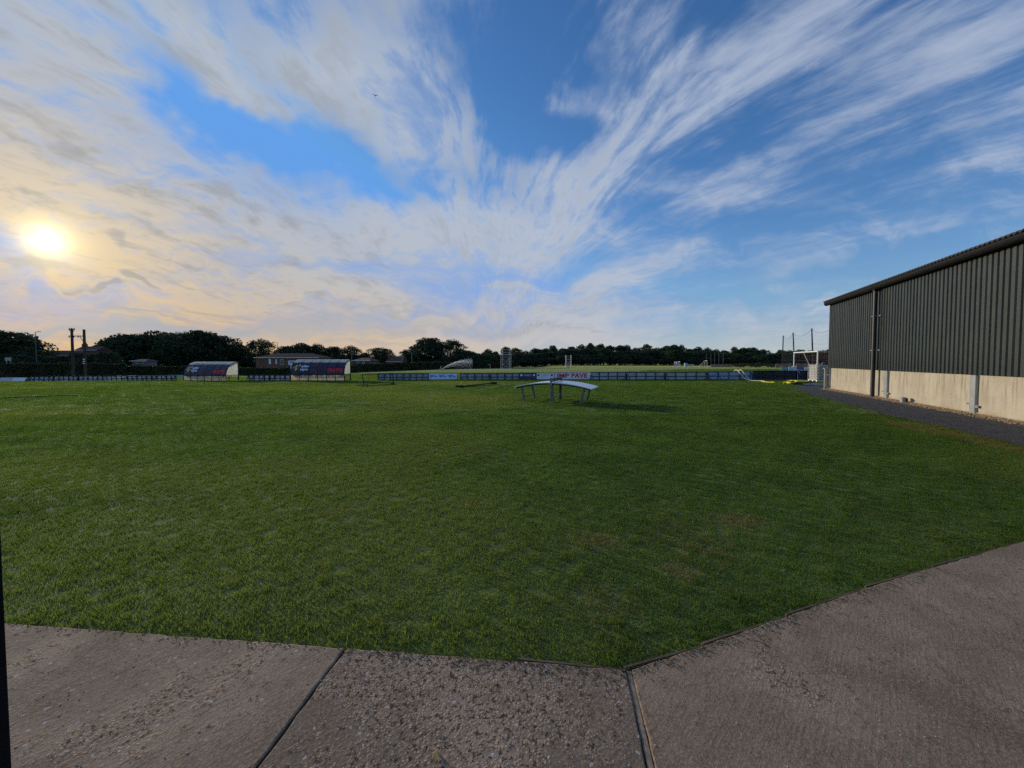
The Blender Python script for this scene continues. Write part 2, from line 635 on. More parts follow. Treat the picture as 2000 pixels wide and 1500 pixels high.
def grass_ground_mat():
    m = bpy.data.materials.new('turf')
    m.use_nodes = True
    T = NT(m.node_tree)
    b = T.n['Principled BSDF']
    c, bare, n2, n3, p2 = grass_nodes(T)
    c = T.mix(bare, c, GR_BARE)
    T.plug(b.inputs['Base Color'], c)
    b.inputs['Roughness'].default_value = .9
    b.inputs['Specular IOR Level'].default_value = .08
    b.inputs['Sheen Weight'].default_value = .30
    b.inputs['Sheen Roughness'].default_value = .4
    b.inputs['Sheen Tint'].default_value = (.55, .62, .25, 1)
    bp = T.add('ShaderNodeBump')
    bp.inputs['Strength'].default_value = .9
    bp.inputs['Distance'].default_value = .04
    T.plug(bp.inputs['Height'], T.m('ADD', n3, T.noise(p2, 28.0, 3, .7)))
    T.l.new(bp.outputs[0], b.inputs['Normal'])
    return m


def blade_mat():
    m = bpy.data.materials.new('grass_blades')
    m.use_nodes = True
    T = NT(m.node_tree)
    b = T.n['Principled BSDF']
    c, bare, n2, n3, p2 = grass_nodes(T)
    c = T.mix(T.m('MULTIPLY', bare, .75), c, (.13, .11, .045))
    wn = T.noise(p2, 90.0, 1, .5)
    c = T.mix(T.smooth(wn, .25, .8), c, T.mix(1.0, c, (2.1, 1.75, 1.6), 'MULTIPLY'))
    T.plug(b.inputs['Base Color'], c)
    b.inputs['Roughness'].default_value = .7
    b.inputs['Specular IOR Level'].default_value = .10
    tr = T.add('ShaderNodeBsdfTranslucent')
    T.plug(tr.inputs[0], T.mix(1.0, c, (1.5, 1.6, .8), 'MULTIPLY'))
    ms = T.add('ShaderNodeMixShader')
    ms.inputs[0].default_value = .5
    T.l.new(b.outputs[0], ms.inputs[1])
    T.l.new(tr.outputs[0], ms.inputs[2])
    T.l.new(ms.outputs[0], T.n['Material Output'].inputs[0])
    return m


M['turf'] = grass_ground_mat()
M['blade'] = blade_mat()

# ------------------------------------------------------------------ ground sheet
xs = sorted(set([-1500, -1000, -700, -500] + list(range(-400, -100, 20)) + list(range(-100, 101, 4)) + list(range(120, 401, 20)) + [500, 700, 1000, 1500]))
ys = sorted(set([-600, -300, -100, -40, -10] + list(range(-4, 120, 3)) + list(range(120, 460, 12)) + [500, 600, 800, 1100, 1500, 2000]))
gm = MB()
for y in ys:
    for x in xs:
        gm.v.append((x, y, gz(x, y)))
nx = len(xs)
for j in range(len(ys) - 1):
    for i in range(nx - 1):
        a = j * nx + i
        gm.f.append((a, a + 1, a + nx + 1, a + nx))
tag(gm.build('grass_ground', M['turf'], smooth=True), kind='structure')


# ------------------------------------------------------------------ patio of concrete slabs
def concrete_mat(name, base, dark, pits, grain, fleck=True):
    m = bpy.data.materials.new(name)
    m.use_nodes = True
    T = NT(m.node_tree)
    b = T.n['Principled BSDF']
    geo = T.add('ShaderNodeNewGeometry')
    px, py, pz = T.sep(geo.outputs['Position'])
    p2 = T.xyz(px, py)
    n1 = T.noise(p2, 1.7, 4, .55)
    n2 = T.noise(p2, 14, 4, .65)
    n3 = T.noise(p2, 70, 4, .7)
    nw = T.noise(p2, 30, 3, .6)
    pw = T.vm('ADD', p2, T.xyz(T.m('MULTIPLY', nw, .02), T.m('MULTIPLY', n3, .012)))
    vor = T.add('ShaderNodeTexVoronoi', voronoi_dimensions='2D')
    T.plug(vor.inputs['Vector'], pw)
    vor.inputs['Scale'].default_value = 80.0
    vd = vor.outputs['Distance']
    vc = vor.outputs['Color']
    rnd = T.sep(vc)[0]
    pit = T.noise(p2, 38, 6, .78)
    c = T.mix(T.smooth(n1, .3, .7), dark, base)
    n0 = T.noise(p2, .9, 5, .7, .4)
    c = T.mix(T.m('MULTIPLY', T.smooth(n0, .5, .68), .42), c, tuple(q * .5 for q in dark))
    c = T.mix(T.m('MULTIPLY', T.smooth(n2, .5, .75), .5), c, tuple(q * .55 for q in dark))
    c = T.mix(T.m('MULTIPLY', T.smooth(n3, .45, .7), .45), c, tuple(q * 1.4 for q in base))
    st = T.noise(T.xyz(T.m('MULTIPLY', T.m('ADD', px, py), 4.0), T.m('MULTIPLY', T.m('SUBTRACT', px, py), 45.0)), 1.0, 4, .65)
    c = T.mix(T.m('MULTIPLY', T.smooth(st, .5, .75), .35), c, tuple(q * .6 for q in dark))
    area = T.smooth(T.m('ADD', n1, T.m('MULTIPLY', n2, .55)), .86 - pits, 1.02 - pits)
    stone = T.mix(rnd, tuple(q * .55 for q in dark), tuple(q * 1.3 for q in base))
    some = T.m('MULTIPLY', area, T.smooth(rnd, .35, .6))
    c = T.mix(T.m('MULTIPLY', some, T.smooth(vd, .55, .25)), c, stone)
    hole = T.m('MULTIPLY', T.smooth(pit, .46, .36), T.m('MULTIPLY_ADD', area, .8, .18))
    c = T.mix(hole, c, tuple(q * .25 for q in dark))
    if fleck:
        c = T.mix(T.m('GREATER_THAN', T.sep(vc)[1], .993), c, (.42, .40, .36))
    T.plug(b.inputs['Base Color'], c)
    b.inputs['Roughness'].default_value = .95
    b.inputs['Specular IOR Level'].default_value = .08
    h = T.m('ADD', T.m('MULTIPLY', T.m('MULTIPLY', T.smooth(vd, .6, .1), some), .8), T.m('MULTIPLY', n3, grain))
    h = T.m('ADD', h, T.m('MULTIPLY', n2, .8))
    h = T.m('ADD', h, T.m('MULTIPLY', st, .5))
    h = T.m('SUBTRACT', h, T.m('MULTIPLY', hole, 1.2))
    bp = T.add('ShaderNodeBump')
    bp.inputs['Strength'].default_value = .8
    bp.inputs['Distance'].default_value = .0045
    T.plug(bp.inputs['Height'], h)
    T.l.new(bp.outputs[0], b.inputs['Normal'])
    return m


M['slab_a'] = concrete_mat('concrete_brushed', (.365, .270, .188), (.240, .178, .124), .06, .8)
M['slab_b'] = concrete_mat('concrete_exposed_aggregate', (.325, .243, .176), (.195, .147, .106), .29, .6)
M['slab_c'] = concrete_mat('concrete_smooth', (.335, .245, .170), (.225, .165, .114), .02, .8, False)

SLAB_Z = 0.025


def at_z(x, y, z):
    d = ray(x, y)
    t = (z - CAM_H) / d.z
    return Vector((d.x * t, d.y * t, z))


def ext(p, q, t):
    """point beyond q on the line p-q"""
    return q + (q - p).normalized() * t


E_L0, E_M, E_C = at_z(15, 1217, SLAB_Z), at_z(675, 1265, SLAB_Z), at_z(1228, 1307, SLAB_Z)
E_L = ext(E_M, E_L0, 3.0)
E_R = [at_z(x, y, SLAB_Z) for x, y in ((1375, 1260), (1540, 1202), (1695, 1147), (1825, 1107), (2000, 1057))]
E_R.append(ext(E_R[-2], E_R[-1], 7.0))
J1 = ext(E_M, at_z(500, 1500, SLAB_Z), 3.0)
J2 = ext(E_C, at_z(1272, 1500, SLAB_Z), 3.0)


def wobble(pts, step=.05, amp=.004):
    out = []
    for p, q in zip(pts[:-1], pts[1:]):
        n = max(1, int((q - p).length / step))
        d = (q - p).normalized()
        s = Vector((-d.y, d.x, 0))
        for i in range(n):
            out.append(p.lerp(q, i / n) + s * random.uniform(-amp, amp) * (1 if i else 0))
    out.append(pts[-1])
    return out


def shrink(p, q, d):
    return p + (q - p).normalized() * d


patio = bpy.data.objects.new('patio', None)
COL.objects.link(patio)
tag(patio, kind='structure')
gap1, gap2 = Vector((.0065, 0, 0)), Vector((.0165, 0, 0))


def slab(poly, mat):
    o = MB().sheet([(p.x, p.y) for p in poly], -.10, SLAB_Z).build('slab', mat, patio)
    bevel(o, .007, 2)
    return o


slab(wobble([J1 - gap1, E_M - gap1, E_L0]) + [E_L, Vector((E_L.x, -2.0, 0))], M['slab_a'])
slab(wobble([J2 - gap2, E_C - gap2, E_M + gap1, J1 + gap1]), M['slab_b'])
slab([Vector((9.0, -2.0, 0)), E_R[-1]] + wobble(list(reversed(E_R[:-1])) + [E_C + gap2, J2 + gap2]), M['slab_c'])
mb = MB()
mb.bar(E_C + Vector((0, -.005, -.014)), J2 + Vector((0, 0, -.014)), .025, .02)
bevel(mb.build('joint_strip', pm('pale_joint_timber', (.27, .205, .145), .9, .3, 30), patio), .003, 1)
mb = MB()
mb.bar(E_M + Vector((0, -.01, -.020)), J1 + Vector((0, 0, -.020)), .012, .02)
mb.build('joint_filler', M['earth'], patio)
nrm = Vector((0, .016, 0))
mb = MB()
for p, q in zip([E_C + Vector((-.012, 0, 0))] + E_R[:-2], E_R[:-1]):
    d = (q - p).normalized()
    s = Vector((-d.y, d.x, 0)) * .016
    mb.bar(p + s + Vector((0, 0, -.035)), q + s + Vector((0, 0, -.050)), .012, .07)
mb.build('edging_board', M['timber'], patio)
mb = MB()
p, q = at_z(1010, 1290, SLAB_Z), E_C + Vector((-.012, 0, 0))
mb.bar(p + nrm + Vector((0, 0, -.035)), q + nrm + Vector((0, 0, -.050)), .012, .07)
mb.build('edging_board', M['timber'], patio)

# dark soil seam under the grass edge
edge_line = [E_L, E_L0, E_M, E_C] + E_R


def icostone(mb, c, r, squash=.7):
    t = 1.618
    base = [(-1, t, 0), (1, t, 0), (-1, -t, 0), (1, -t, 0), (0, -1, t), (0, 1, t), (0, -1, -t), (0, 1, -t), (t, 0, -1), (t, 0, 1), (-t, 0, -1), (-t, 0, 1)]
    fs = [(0, 11, 5), (0, 5, 1), (0, 1, 7), (0, 7, 10), (0, 10, 11), (1, 5, 9), (5, 11, 4), (11, 10, 2), (10, 7, 6), (7, 1, 8),
          (3, 9, 4), (3, 4, 2), (3, 2, 6), (3, 6, 8), (3, 8, 9), (4, 9, 5), (2, 4, 11), (6, 2, 10), (8, 6, 7), (9, 8, 1)]
    rot = Euler((random.uniform(0, 6), random.uniform(0, 6), random.uniform(0, 6))).to_matrix()
    sx, sy, sz = (random.uniform(.7, 1.2) for _ in range(3))
    vs = []
    for b in base:
        v = rot @ Vector((b[0] * sx, b[1] * sy, b[2] * sz)) * (r / 1.9 * random.uniform(.85, 1.1))
        vs.append((c[0] + v.x, c[1] + v.y, c[2] + v.z * squash))
    mb.add(vs, fs)


M['grit'] = pm('pale_grit', (.36, .33, .28), .8, .5, 40)
mb = MB()
for i in range(420):
    x = random.uniform(-2.9, 3.2)
    y = random.uniform(1.35, 2.1 if x < 1 else 2.4)
    p = Vector((x, y, 0))
    if x < 1.0 and y > 2.0 + max(0, -x) * .13 - .12:
        continue
    if x > 1.0 and y > 2.0 + (x - .6) * .35 - .12:
        continue
    icostone(mb, (x, y, SLAB_Z + .001), random.choice((.0018, .0022, .003, .0042)))
tag(mb.build('grit', M['grit']), 'loose pale grit scattered over the concrete slabs', 'grit', kind='stuff')
# clippings and crumbs of soil along the grass edge
cl = MB()
for i in range(700):
    k = random.choice((0, 1, 2, 2, 3, 4, 5, 6))
    seg = [(E_L0, E_M), (E_M, E_C), (E_M, E_C), (E_C, E_R[0]), (E_R[0], E_R[1]), (E_R[1], E_R[2]), (E_R[2], E_R[3])][k]
    q = seg[0].lerp(seg[1], random.random())
    d = (seg[1] - seg[0]).normalized()
    q = q + Vector((d.y, -d.x, 0)) * abs(random.gauss(0, .045))
    ang, ln = random.uniform(0, 6.28), random.uniform(.004, .022)
    e = Vector((math.cos(ang), math.sin(ang), 0))
    cl.bar(q + Vector((0, 0, .002)), q + e * ln + Vector((0, 0, random.uniform(.001, .006))), .0022, .0016)
for i in range(260):
    seg = random.choice([(E_L0, E_M), (E_M, E_C), (E_C, E_R[0]), (E_R[0], E_R[1]), (E_R[1], E_R[2])])
    q = seg[0].lerp(seg[1], random.random())
    d = (seg[1] - seg[0]).normalized()
    q = q + Vector((d.y, -d.x, 0)) * abs(random.gauss(0, .02))
    icostone(cl, (q.x, q.y, SLAB_Z + .001), random.uniform(.0015, .005))
tag(cl.build('grass_clippings', pm('dry_clippings', (.075, .070, .028), .9, .5, 60, spec=.05)), 'dry clippings and soil crumbs along the grass edge', 'clippings', kind='stuff')
# dry leaf
lp = at_z(847, 1491, SLAB_Z + .004)
lm = MB()
for i in range(7):
    a = i / 6
    wd = .011 * math.sin(math.pi * min(1, a * .9 + .07))
    lm.v += [(a * .045, -wd, .004 * math.sin(a * 5)), (a * .045, 0, .009 * a), (a * .045, wd, .006 + .004 * a)]
for i in range(6):
    lm.f += [(3 * i, 3 * i + 3, 3 * i + 4, 3 * i + 1), (3 * i + 1, 3 * i + 4, 3 * i + 5, 3 * i + 2)]
M['leaf_dry'] = pm('dry_leaf', (.55, .33, .10), .7, .3, 60)
lo = lm.build('fallen_leaf', M['leaf_dry'], loc=lp)
lo.rotation_euler = (0, 0, R(75))
tag(lo, 'small curled yellow brown leaf lying on the pitted concrete slab', 'leaf')

# ------------------------------------------------------------------ asphalt path beside the shed
M['asphalt'] = pm('asphalt', (.050, .050, .054), .9, .3, 3, .6, 60)
PATH_PX = [(1549, 758), (1570, 753), (1609, 752.5), (1617, 763), (1720, 784), (1850, 811), (2000, 841)]
PATH_PX2 = [(2000, 873), (1870, 840), (1740, 813), (1650, 788), (1600, 775), (1562, 763)]
c0, c1 = at_ground(1619, 760), at_ground(2000, 826.3)
ud = (c1 - c0)
ud.z = 0
ud.normalize()
nd_ = Vector((ud.y, -ud.x, 0))          # out of the shed wall, towards the grass
pa_ = [at_ground(*q) for q in PATH_PX[:3]] + [c0 + ud * t + nd_ * (.36 + .02 * (i % 2)) for i, t in enumerate((-.2, 3, 6, 9, 12))]
pb_ = [at_ground(*q) for q in PATH_PX2]
pa_.append(ext(pa_[-2], pa_[-1], 9.0))
pb_.insert(0, ext(pb_[1], pb_[0], 8.0))
path_poly = [(p.x, p.y) for p in wobble(pa_, .5, .02)] + [(p.x, p.y) for p in wobble(pb_, .25, .05)]
pm_ = bmesh.new()
vs_ = [pm_.verts.new((x, y, gz(x, y) + .012)) for x, y in path_poly]
fc = pm_.faces.new(vs_)
if fc.normal.z < 0:
    fc.normal_flip()
bmesh.ops.triangulate(pm_, faces=[fc])
me_ = bpy.data.meshes.new('asphalt_path')
pm_.to_mesh(me_)
pm_.free()
me_.materials.append(M['asphalt'])
tag(mobj('asphalt_path', me_), kind='structure')


def in_poly(x, y, poly):
    c = False
    n = len(poly)
    j = n - 1
    for i in range(n):
        xi, yi = poly[i]
        xj, yj = poly[j]
        if (yi > y) != (yj > y) and x < (xj - xi) * (y - yi) / (yj - yi) + xi:
            c = not c
        j = i
    return c


# ------------------------------------------------------------------ grass blades (uncountable)
patio_poly = [(p.x, p.y) for p in edge_line] + [(12, -3), (-9, -3)]
rng = np.random.default_rng(5)


def patch_mesh(size, n, h, w, name):
    bx = rng.uniform(-size / 2, size / 2, (n, 2))
    ang = rng.uniform(0, 2 * np.pi, n)
    lean = rng.uniform(.15, 1.0, n) * h
    hh = rng.uniform(.45, 1.0, n) ** 1.0 * h
    ww = w * rng.uniform(.7, 1.3, n)
    la = rng.uniform(0, 2 * np.pi, n)
    ca, sa = np.cos(ang) * ww / 2, np.sin(ang) * ww / 2
    lx, ly = np.cos(la) * lean, np.sin(la) * lean
    V = np.zeros((n, 5, 3))
    z0 = np.full(n, -.004)
    V[:, 0] = np.stack([bx[:, 0] - ca, bx[:, 1] - sa, z0], 1)
    V[:, 1] = np.stack([bx[:, 0] + ca, bx[:, 1] + sa, z0], 1)
    V[:, 2] = np.stack([bx[:, 0] + ca * .8 + lx * .35, bx[:, 1] + sa * .8 + ly * .35, hh * .62], 1)
    V[:, 3] = np.stack([bx[:, 0] - ca * .8 + lx * .35, bx[:, 1] - sa * .8 + ly * .35, hh * .62], 1)
    V[:, 4] = np.stack([bx[:, 0] + lx, bx[:, 1] + ly, hh], 1)
    verts = V.reshape(-1, 3)
    fs = []
    for i in range(n):
        b = i * 5
        fs.append((b, b + 1, b + 2, b + 3))
        fs.append((b + 3, b + 2, b + 4))
    me = bpy.data.meshes.new(name)
    me.from_pydata([tuple(v) for v in verts], [], fs)
    me.materials.append(M['blade'])
    return bpy.data.objects.new(name, me)


VARIANTS = []
for k in range(4):
    VARIANTS.append(patch_mesh(.32, 640, .031, .0031, 'grass_patch'))
for k in range(2):
    VARIANTS.append(patch_mesh(.085, 50, .032, .0031, 'grass_tuft'))
for k in range(3):
    VARIANTS.append(patch_mesh(1.06, 1500, .036, .008, 'grass_far_patch'))
for k in range(2):
    VARIANTS.append(patch_mesh(2.1, 900, .050, .024, 'grass_distant_patch'))

pts, var, rot, scl = [], [], [], []


def put(x, y, v, s):
    pts.append((x, y, gz(x, y)))
    var.append(v)
    rot.append(random.uniform(0, 6.283))
    scl.append(s)


def covered(x, y):
    return in_poly(x, y, patio_poly) or in_poly(x, y, path_poly)


def lay(y0, y1, step, kinds, side):
    ny = int((y1 - y0) / step)
    for j in range(ny):
        y = y0 + (j + .5) * step
        half = 1.42 * y + 1.5
        nxx = int(half / step)
        for i in range(-nxx, nxx + 1):
            x = i * step + random.uniform(-.1, .1) * step
            yy = y + random.uniform(-.1, .1) * step
            if x > 17.5 - (21 - yy) * .364 + .2 and yy < 24:
                continue
            h = step * .62
            cs = [covered(x + a, yy + b) for a in (-h, 0, h) for b in (-h, 0, h)]
            if not any(cs):
                put(x, yy, random.choice(kinds), random.uniform(.9, 1.15))
            elif not all(cs):
                k = max(2, int(step / .075))
                for a in range(k):
                    for b in range(k):
                        X = x + ((a + .5) / k - .5) * step + random.uniform(-.02, .02)
                        Y = yy + ((b + .5) / k - .5) * step + random.uniform(-.02, .02)
                        if not (covered(X, Y) or (covered(X, Y - .008) and random.random() < .5)):
                            if step < .5 or random.random() < .3:
                                put(X, Y, random.choice((4, 5)), random.uniform(.8, 1.3))


lay(1.7, 11.3, .30, (0, 1, 2, 3), 0)
lay(11.3, 25.3, 1.0, (6, 7, 8), 0)
lay(25.3, 65.3, 2.0, (9, 10), 0)
gme = bpy.data.meshes.new('grass')
gme.from_pydata(pts, [], [])
for nm, typ, dat in (('var', 'INT', var), ('rotz', 'FLOAT', rot), ('scl', 'FLOAT', scl)):
    at = gme.attributes.new(nm, typ, 'POINT')
    at.data.foreach_set('value', dat)
gob = mobj('grass', gme)
tag(gob, 'short mown green grass growing over the pitch', 'grass', kind='stuff')
ng = bpy.data.node_groups.new('grass_scatter', 'GeometryNodeTree')
ng.interface.new_socket('Geometry', in_out='INPUT', socket_type='NodeSocketGeometry')
ng.interface.new_socket('Geometry', in_out='OUTPUT', socket_type='NodeSocketGeometry')
gi, go = ng.nodes.new('NodeGroupInput'), ng.nodes.new('NodeGroupOutput')


def named(nm, typ):
    nd = ng.nodes.new('GeometryNodeInputNamedAttribute')
    nd.data_type = typ
    nd.inputs[0].default_value = nm
    return nd.outputs[0]


av, ar, as_ = named('var', 'INT'), named('rotz', 'FLOAT'), named('scl', 'FLOAT')
cx_ = ng.nodes.new('ShaderNodeCombineXYZ')
ng.links.new(ar, cx_.inputs[2])
er = ng.nodes.new('FunctionNodeEulerToRotation')
ng.links.new(cx_.outputs[0], er.inputs[0])
jn = ng.nodes.new('GeometryNodeJoinGeometry')
for k, ob in enumerate(VARIANTS):
    cp = ng.nodes.new('FunctionNodeCompare')
    cp.data_type = 'INT'
    cp.operation = 'EQUAL'
    ii = [s for s in cp.inputs if s.type == 'INT']
    ng.links.new(av, ii[0])
    ii[1].default_value = k
    oi = ng.nodes.new('GeometryNodeObjectInfo')
    oi.inputs[0].default_value = ob
    oi.inputs['As Instance'].default_value = True
    ip = ng.nodes.new('GeometryNodeInstanceOnPoints')
    ng.links.new(gi.outputs[0], ip.inputs['Points'])
    ng.links.new([s for s in cp.outputs if s.enabled][0], ip.inputs['Selection'])
    ng.links.new(oi.outputs['Geometry'], ip.inputs['Instance'])
    ng.links.new(er.outputs[0], ip.inputs['Rotation'])
    ng.links.new(as_, ip.inputs['Scale'])
    ng.links.new(ip.outputs[0], jn.inputs[0])
ng.links.new(jn.outputs[0], go.inputs[0])
md = gob.modifiers.new('scatter', 'NODES')
md.node_group = ng
print('grass patches', len(pts))

# ------------------------------------------------------------------ shed with concrete base and dark cladding
SHED_RZ = math.atan2(ud.y, ud.x)
SHED_O = Vector((c0.x, c0.y, 0))
LEN, DEP, EAVE, CLAD0 = 22.0, 12.0, 4.66, 1.17
print('shed', c0, c1, math.degrees(SHED_RZ))


def shed_u(px_, py_):
    p = at_ground(px_, py_)
    return (p - SHED_O).dot(ud)


def conc_wall_mat():
    m = bpy.data.materials.new('stained_concrete_panel')
    m.use_nodes = True
    T = NT(m.node_tree)
    b = T.n['Principled BSDF']
    tcn = T.add('ShaderNodeTexCoord')
    x, y, z = T.sep(tcn.outputs['Object'])
    str_ = T.noise(T.xyz(T.m('MULTIPLY', x, 5.0), T.m('MULTIPLY', z, .5)), 1.4, 4, .6)
    n1 = T.noise(T.xyz(x, z), 1.2, 4, .6)
    n2 = T.noise(T.xyz(x, z), 30, 3, .6)
    c = T.mix(T.smooth(n1, .3, .7), (.35, .315, .245), (.42, .38, .30))
    c = T.mix(T.m('MULTIPLY', T.smooth(str_, .47, .68), T.smooth(z, .15, 1.0, .25, .85)), c, (.25, .215, .14))
    c = T.mix(T.smooth(T.m('ADD', z, T.m('MULTIPLY', n1, .3)), .32, .14, 0, .55), c, (.33, .24, .13))
    c = T.mix(T.m('MULTIPLY', T.smooth(n2, .6, .8), .3), c, (.3, .25, .16))
    T.plug(b.inputs['Base Color'], c)
    b.inputs['Roughness'].default_value = .85
    b.inputs['Specular IOR Level'].default_value = .2
    bp = T.add('ShaderNodeBump')
    bp.inputs['Strength'].default_value = .25
    bp.inputs['Distance'].default_value = .01
    T.plug(bp.inputs['Height'], T.m('ADD', n2, str_))
    T.l.new(bp.outputs[0], b.inputs['Normal'])
    return m


M['conc_wall'] = conc_wall_mat()
shed = thing('farm_shed', 'long shed with dark green ribbed cladding above pale concrete panels', 'shed', SHED_O, SHED_RZ)
post_u = [0.12, shed_u(1717, 779), shed_u(1892, 809)]
bay = post_u[2] - post_u[1]
post_u += [post_u[2] + bay, post_u[2] + 2 * bay]
print('posts', post_u)
edges = [0.0] + post_u[1:] + [LEN]
for a, b in zip(edges[:-1], edges[1:]):
    o = MB().box(a + .004, b - .004, 0, .16, -.3, CLAD0 + .12).build('concrete_panel', M['conc_wall'], shed)
o = MB().box(.0, LEN, -.045, .002, -.3, .07).build('footing', M['conc_wall'], shed)
bevel(o, .02, 2)
# cladding: 1 m sheets of box profile
prof = []
pitch = .20
x = 0.0
for k in range(5):
    prof += [(x, -.020), (x + .058, -.020), (x + .078, -.056), (x + .180, -.056)]
    x += pitch
prof.append((1.004, -.020))
cm = MB()
for zz in (CLAD0, EAVE):
    cm.v += [(px_, py_, zz) for px_, py_ in prof]
n = len(prof)
for i in range(n - 1):
    cm.f.append((i, i + 1, n + i + 1, n + i))
clad_me = cm.mesh('cladding_sheet')
clad_me.materials.append(M['clad'])
for k in range(int(LEN)):
    o = mobj('cladding_sheet', clad_me, shed, (k + .0, -.0015 * (k % 2), 0))
# closing strip so that the sheets have thickness at their foot
MB().box(0, LEN, -.013, 0.0, CLAD0 - .012, CLAD0 + .004).build('drip_trim', M['gutter'], shed)
MB().box(-.03, .05, -.062, .10, CLAD0 - .01, EAVE).build('corner_trim', M['clad'], shed)
for u in post_u[1:]:
    p = MB().box(u - .11, u + .11, -.075, .0, -.1, CLAD0 - .014).build('post', M['galv'], shed)
    bevel(p, .008, 1)
    for s, z in ((-1, .27), (1, .21)):
        br = MB().box(u + s * .11, u + s * .225, -.062, -.05, z, z + .07)
        for q in (.165, .2):
            br.tube([(u + s * q, -.085, z + .035), (u + s * q, -.06, z + .035)], .013, 6)
        br.build('bracket', M['galv'], p)
o = MB().box(.05, .2, -.07, .0, -.1, CLAD0 - .014).build('post', M['galv'], shed)
# gutter, half round, and roof sheets
gt = MB()
ring = [(-.30, .10), (-.30, .03), (-.28, -.03), (-.24, -.075), (-.185, -.09), (-.13, -.075), (-.09, -.03), (-.07, .03), (-.07, .10)]
for xx in (-.12, LEN):
    gt.v += [(xx, y, EAVE + z) for y, z in ring]
n = len(ring)
for i in range(n):
    j = (i + 1) % n
    gt.f.append((i, j, n + j, n + i))
gt.f += [tuple(range(n)), tuple(range(2 * n - 1, n - 1, -1))]
gt.build('gutter', M['gutter'], shed)
slope = math.tan(R(13))
for side in (0, 1):
    rf = MB()
    nn = int((LEN + .3) / .029)
    rows = []
    for yy in (-.33, DEP / 2 * .5, DEP / 2):
        z = EAVE + .15 + (yy + .33) * slope
        y = yy if side == 0 else DEP - yy
        rows.append([(-.15 + i * .029, y, z + .026 * math.sin(i * 2 * math.pi / 6)) for i in range(nn)])
    for r_ in rows:
        rf.v += r_
    for j in range(2):
        for i in range(nn - 1):
            a = j * nn + i
            rf.f.append((a, a + 1, a + nn + 1, a + nn))
    o = rf.build('roof_sheet', M['roof'], shed, smooth=True)
    so = o.modifiers.new('thick', 'SOLIDIFY')
    so.thickness = .03
# gable ends and back wall
zr = EAVE + .12 + (DEP / 2) * slope
for xx, nm in ((0.04, 'gable_wall'), (LEN - .04, 'gable_wall')):
    g = MB()
    for xo in (xx - .03, xx + .03):
        g.v += [(xo, .17, -.2), (xo, DEP - .1, -.2), (xo, DEP - .1, EAVE), (xo, DEP / 2, zr - .05), (xo, .17, EAVE)]
    g.f += [(0, 1, 2, 3, 4), (9, 8, 7, 6, 5)] + [(i, 5 + i, 5 + (i + 1) % 5, (i + 1) % 5) for i in range(5)]
    g.build(nm, M['clad'], shed)
MB().box(.08, LEN - .08, DEP - .09, DEP, -.2, EAVE).build('back_wall', M['clad'], shed)
# downpipe
u = shed_u(1703, 776)
dp = MB().tube([(u, -.19, EAVE - .07), (u, -.19, .0)], .075, 14).build('downpipe', M['pipe'], shed, smooth=False)
MB().box(u - .10, u + .10, -.275, -.07, EAVE - .14, EAVE - .085).build('outlet', M['gutter'], dp)
for z in (2.0, 3.45):
    MB().box(u - .088, u + .088, -.278, -.10, z, z + .022).box(u + .088, u + .24, -.10, -.075, z - .01, z + .03).build('pipe_clip', M['galv'], dp)

# gravel along the wall foot
M['gravel'] = pm('brown_gravel', (.34, .24, .14), .85, .6, 30)
gv = MB()
for i in range(5200):
    uu = random.uniform(-.1, 13.5)
    off = .03 + abs(random.gauss(0, .20))
    if off > .50:
        continue
    p = SHED_O + ud * uu + nd_ * (off)
    icostone(gv, (p.x, p.y, gz(p.x, p.y) + .012 + max(0, .03 - off * .08)), random.uniform(.012, .034))
tag(gv.build('gravel', M['gravel']), 'brown gravel strewn along the foot of the concrete wall', 'gravel', kind='stuff')

# short pipe stub in the gravel
p = SHED_O + ud * shed_u(1761, 787) + nd_ * .22
st = thing('pipe_stub', 'short pale grey pipe stub standing in the gravel by the concrete wall', 'pipe', (p.x, p.y, 0), SHED_RZ)
MB().tube([(0, 0, -.05), (0, 0, .21)], .085, 14).tube([(0, 0, .17), (0, 0, .215)], .098, 14).build('pipe', pm('pale_grey_plastic', (.36, .35, .34), .5, .1), st)
MB().tube([(.13, .03, -.03), (.13, .03, .19)], .05, 10).build('side_pipe', M['pipe'], st)

# galvanised gate post at the shed corner
p = at_ground(1611.5, 760)
gp = thing('gate_post', 'galvanised steel gate post with cap at the far shed corner', 'post', (p.x, p.y, p.z), SHED_RZ)
MB().box(-.05, .05, -.05, .05, -.1, 1.12).build('shaft', M['galv'], gp)
MB().box(-.16, .07, -.07, .07, 1.12, 1.17).build('cap', M['galv'], gp)
for z in (.2, .9):
    MB().box(.05, .10, -.02, .02, z, z + .06).build('hinge', M['galv'], gp)
# pale bar across the end of the path
a, b = at_ground(1569, 751.8), at_ground(1608, 752.2)
mb = MB().bar(Vector((0, 0, .05)), b - a + Vector((0, 0, .05)), .09, .06)
o = mb.build('kerb_bar', M['white'], loc=a)
tag(o, 'long pale metal bar lying across the end of the asphalt path', 'bar')
bevel(o, .01, 1)
# bare soil beyond the bar
sp_ = [at_ground(*q, .004) for q in ((1548, 752.5), (1568, 750.4), (1612, 751), (1612, 744), (1580, 744.5), (1556, 747.5))]
mb = MB()
mb.add(sp_, [tuple(range(len(sp_)))])
me_ = mb.mesh('bare_soil')
me_.materials.append(M['earth'])
tag(mobj('bare_soil', me_), kind='structure')

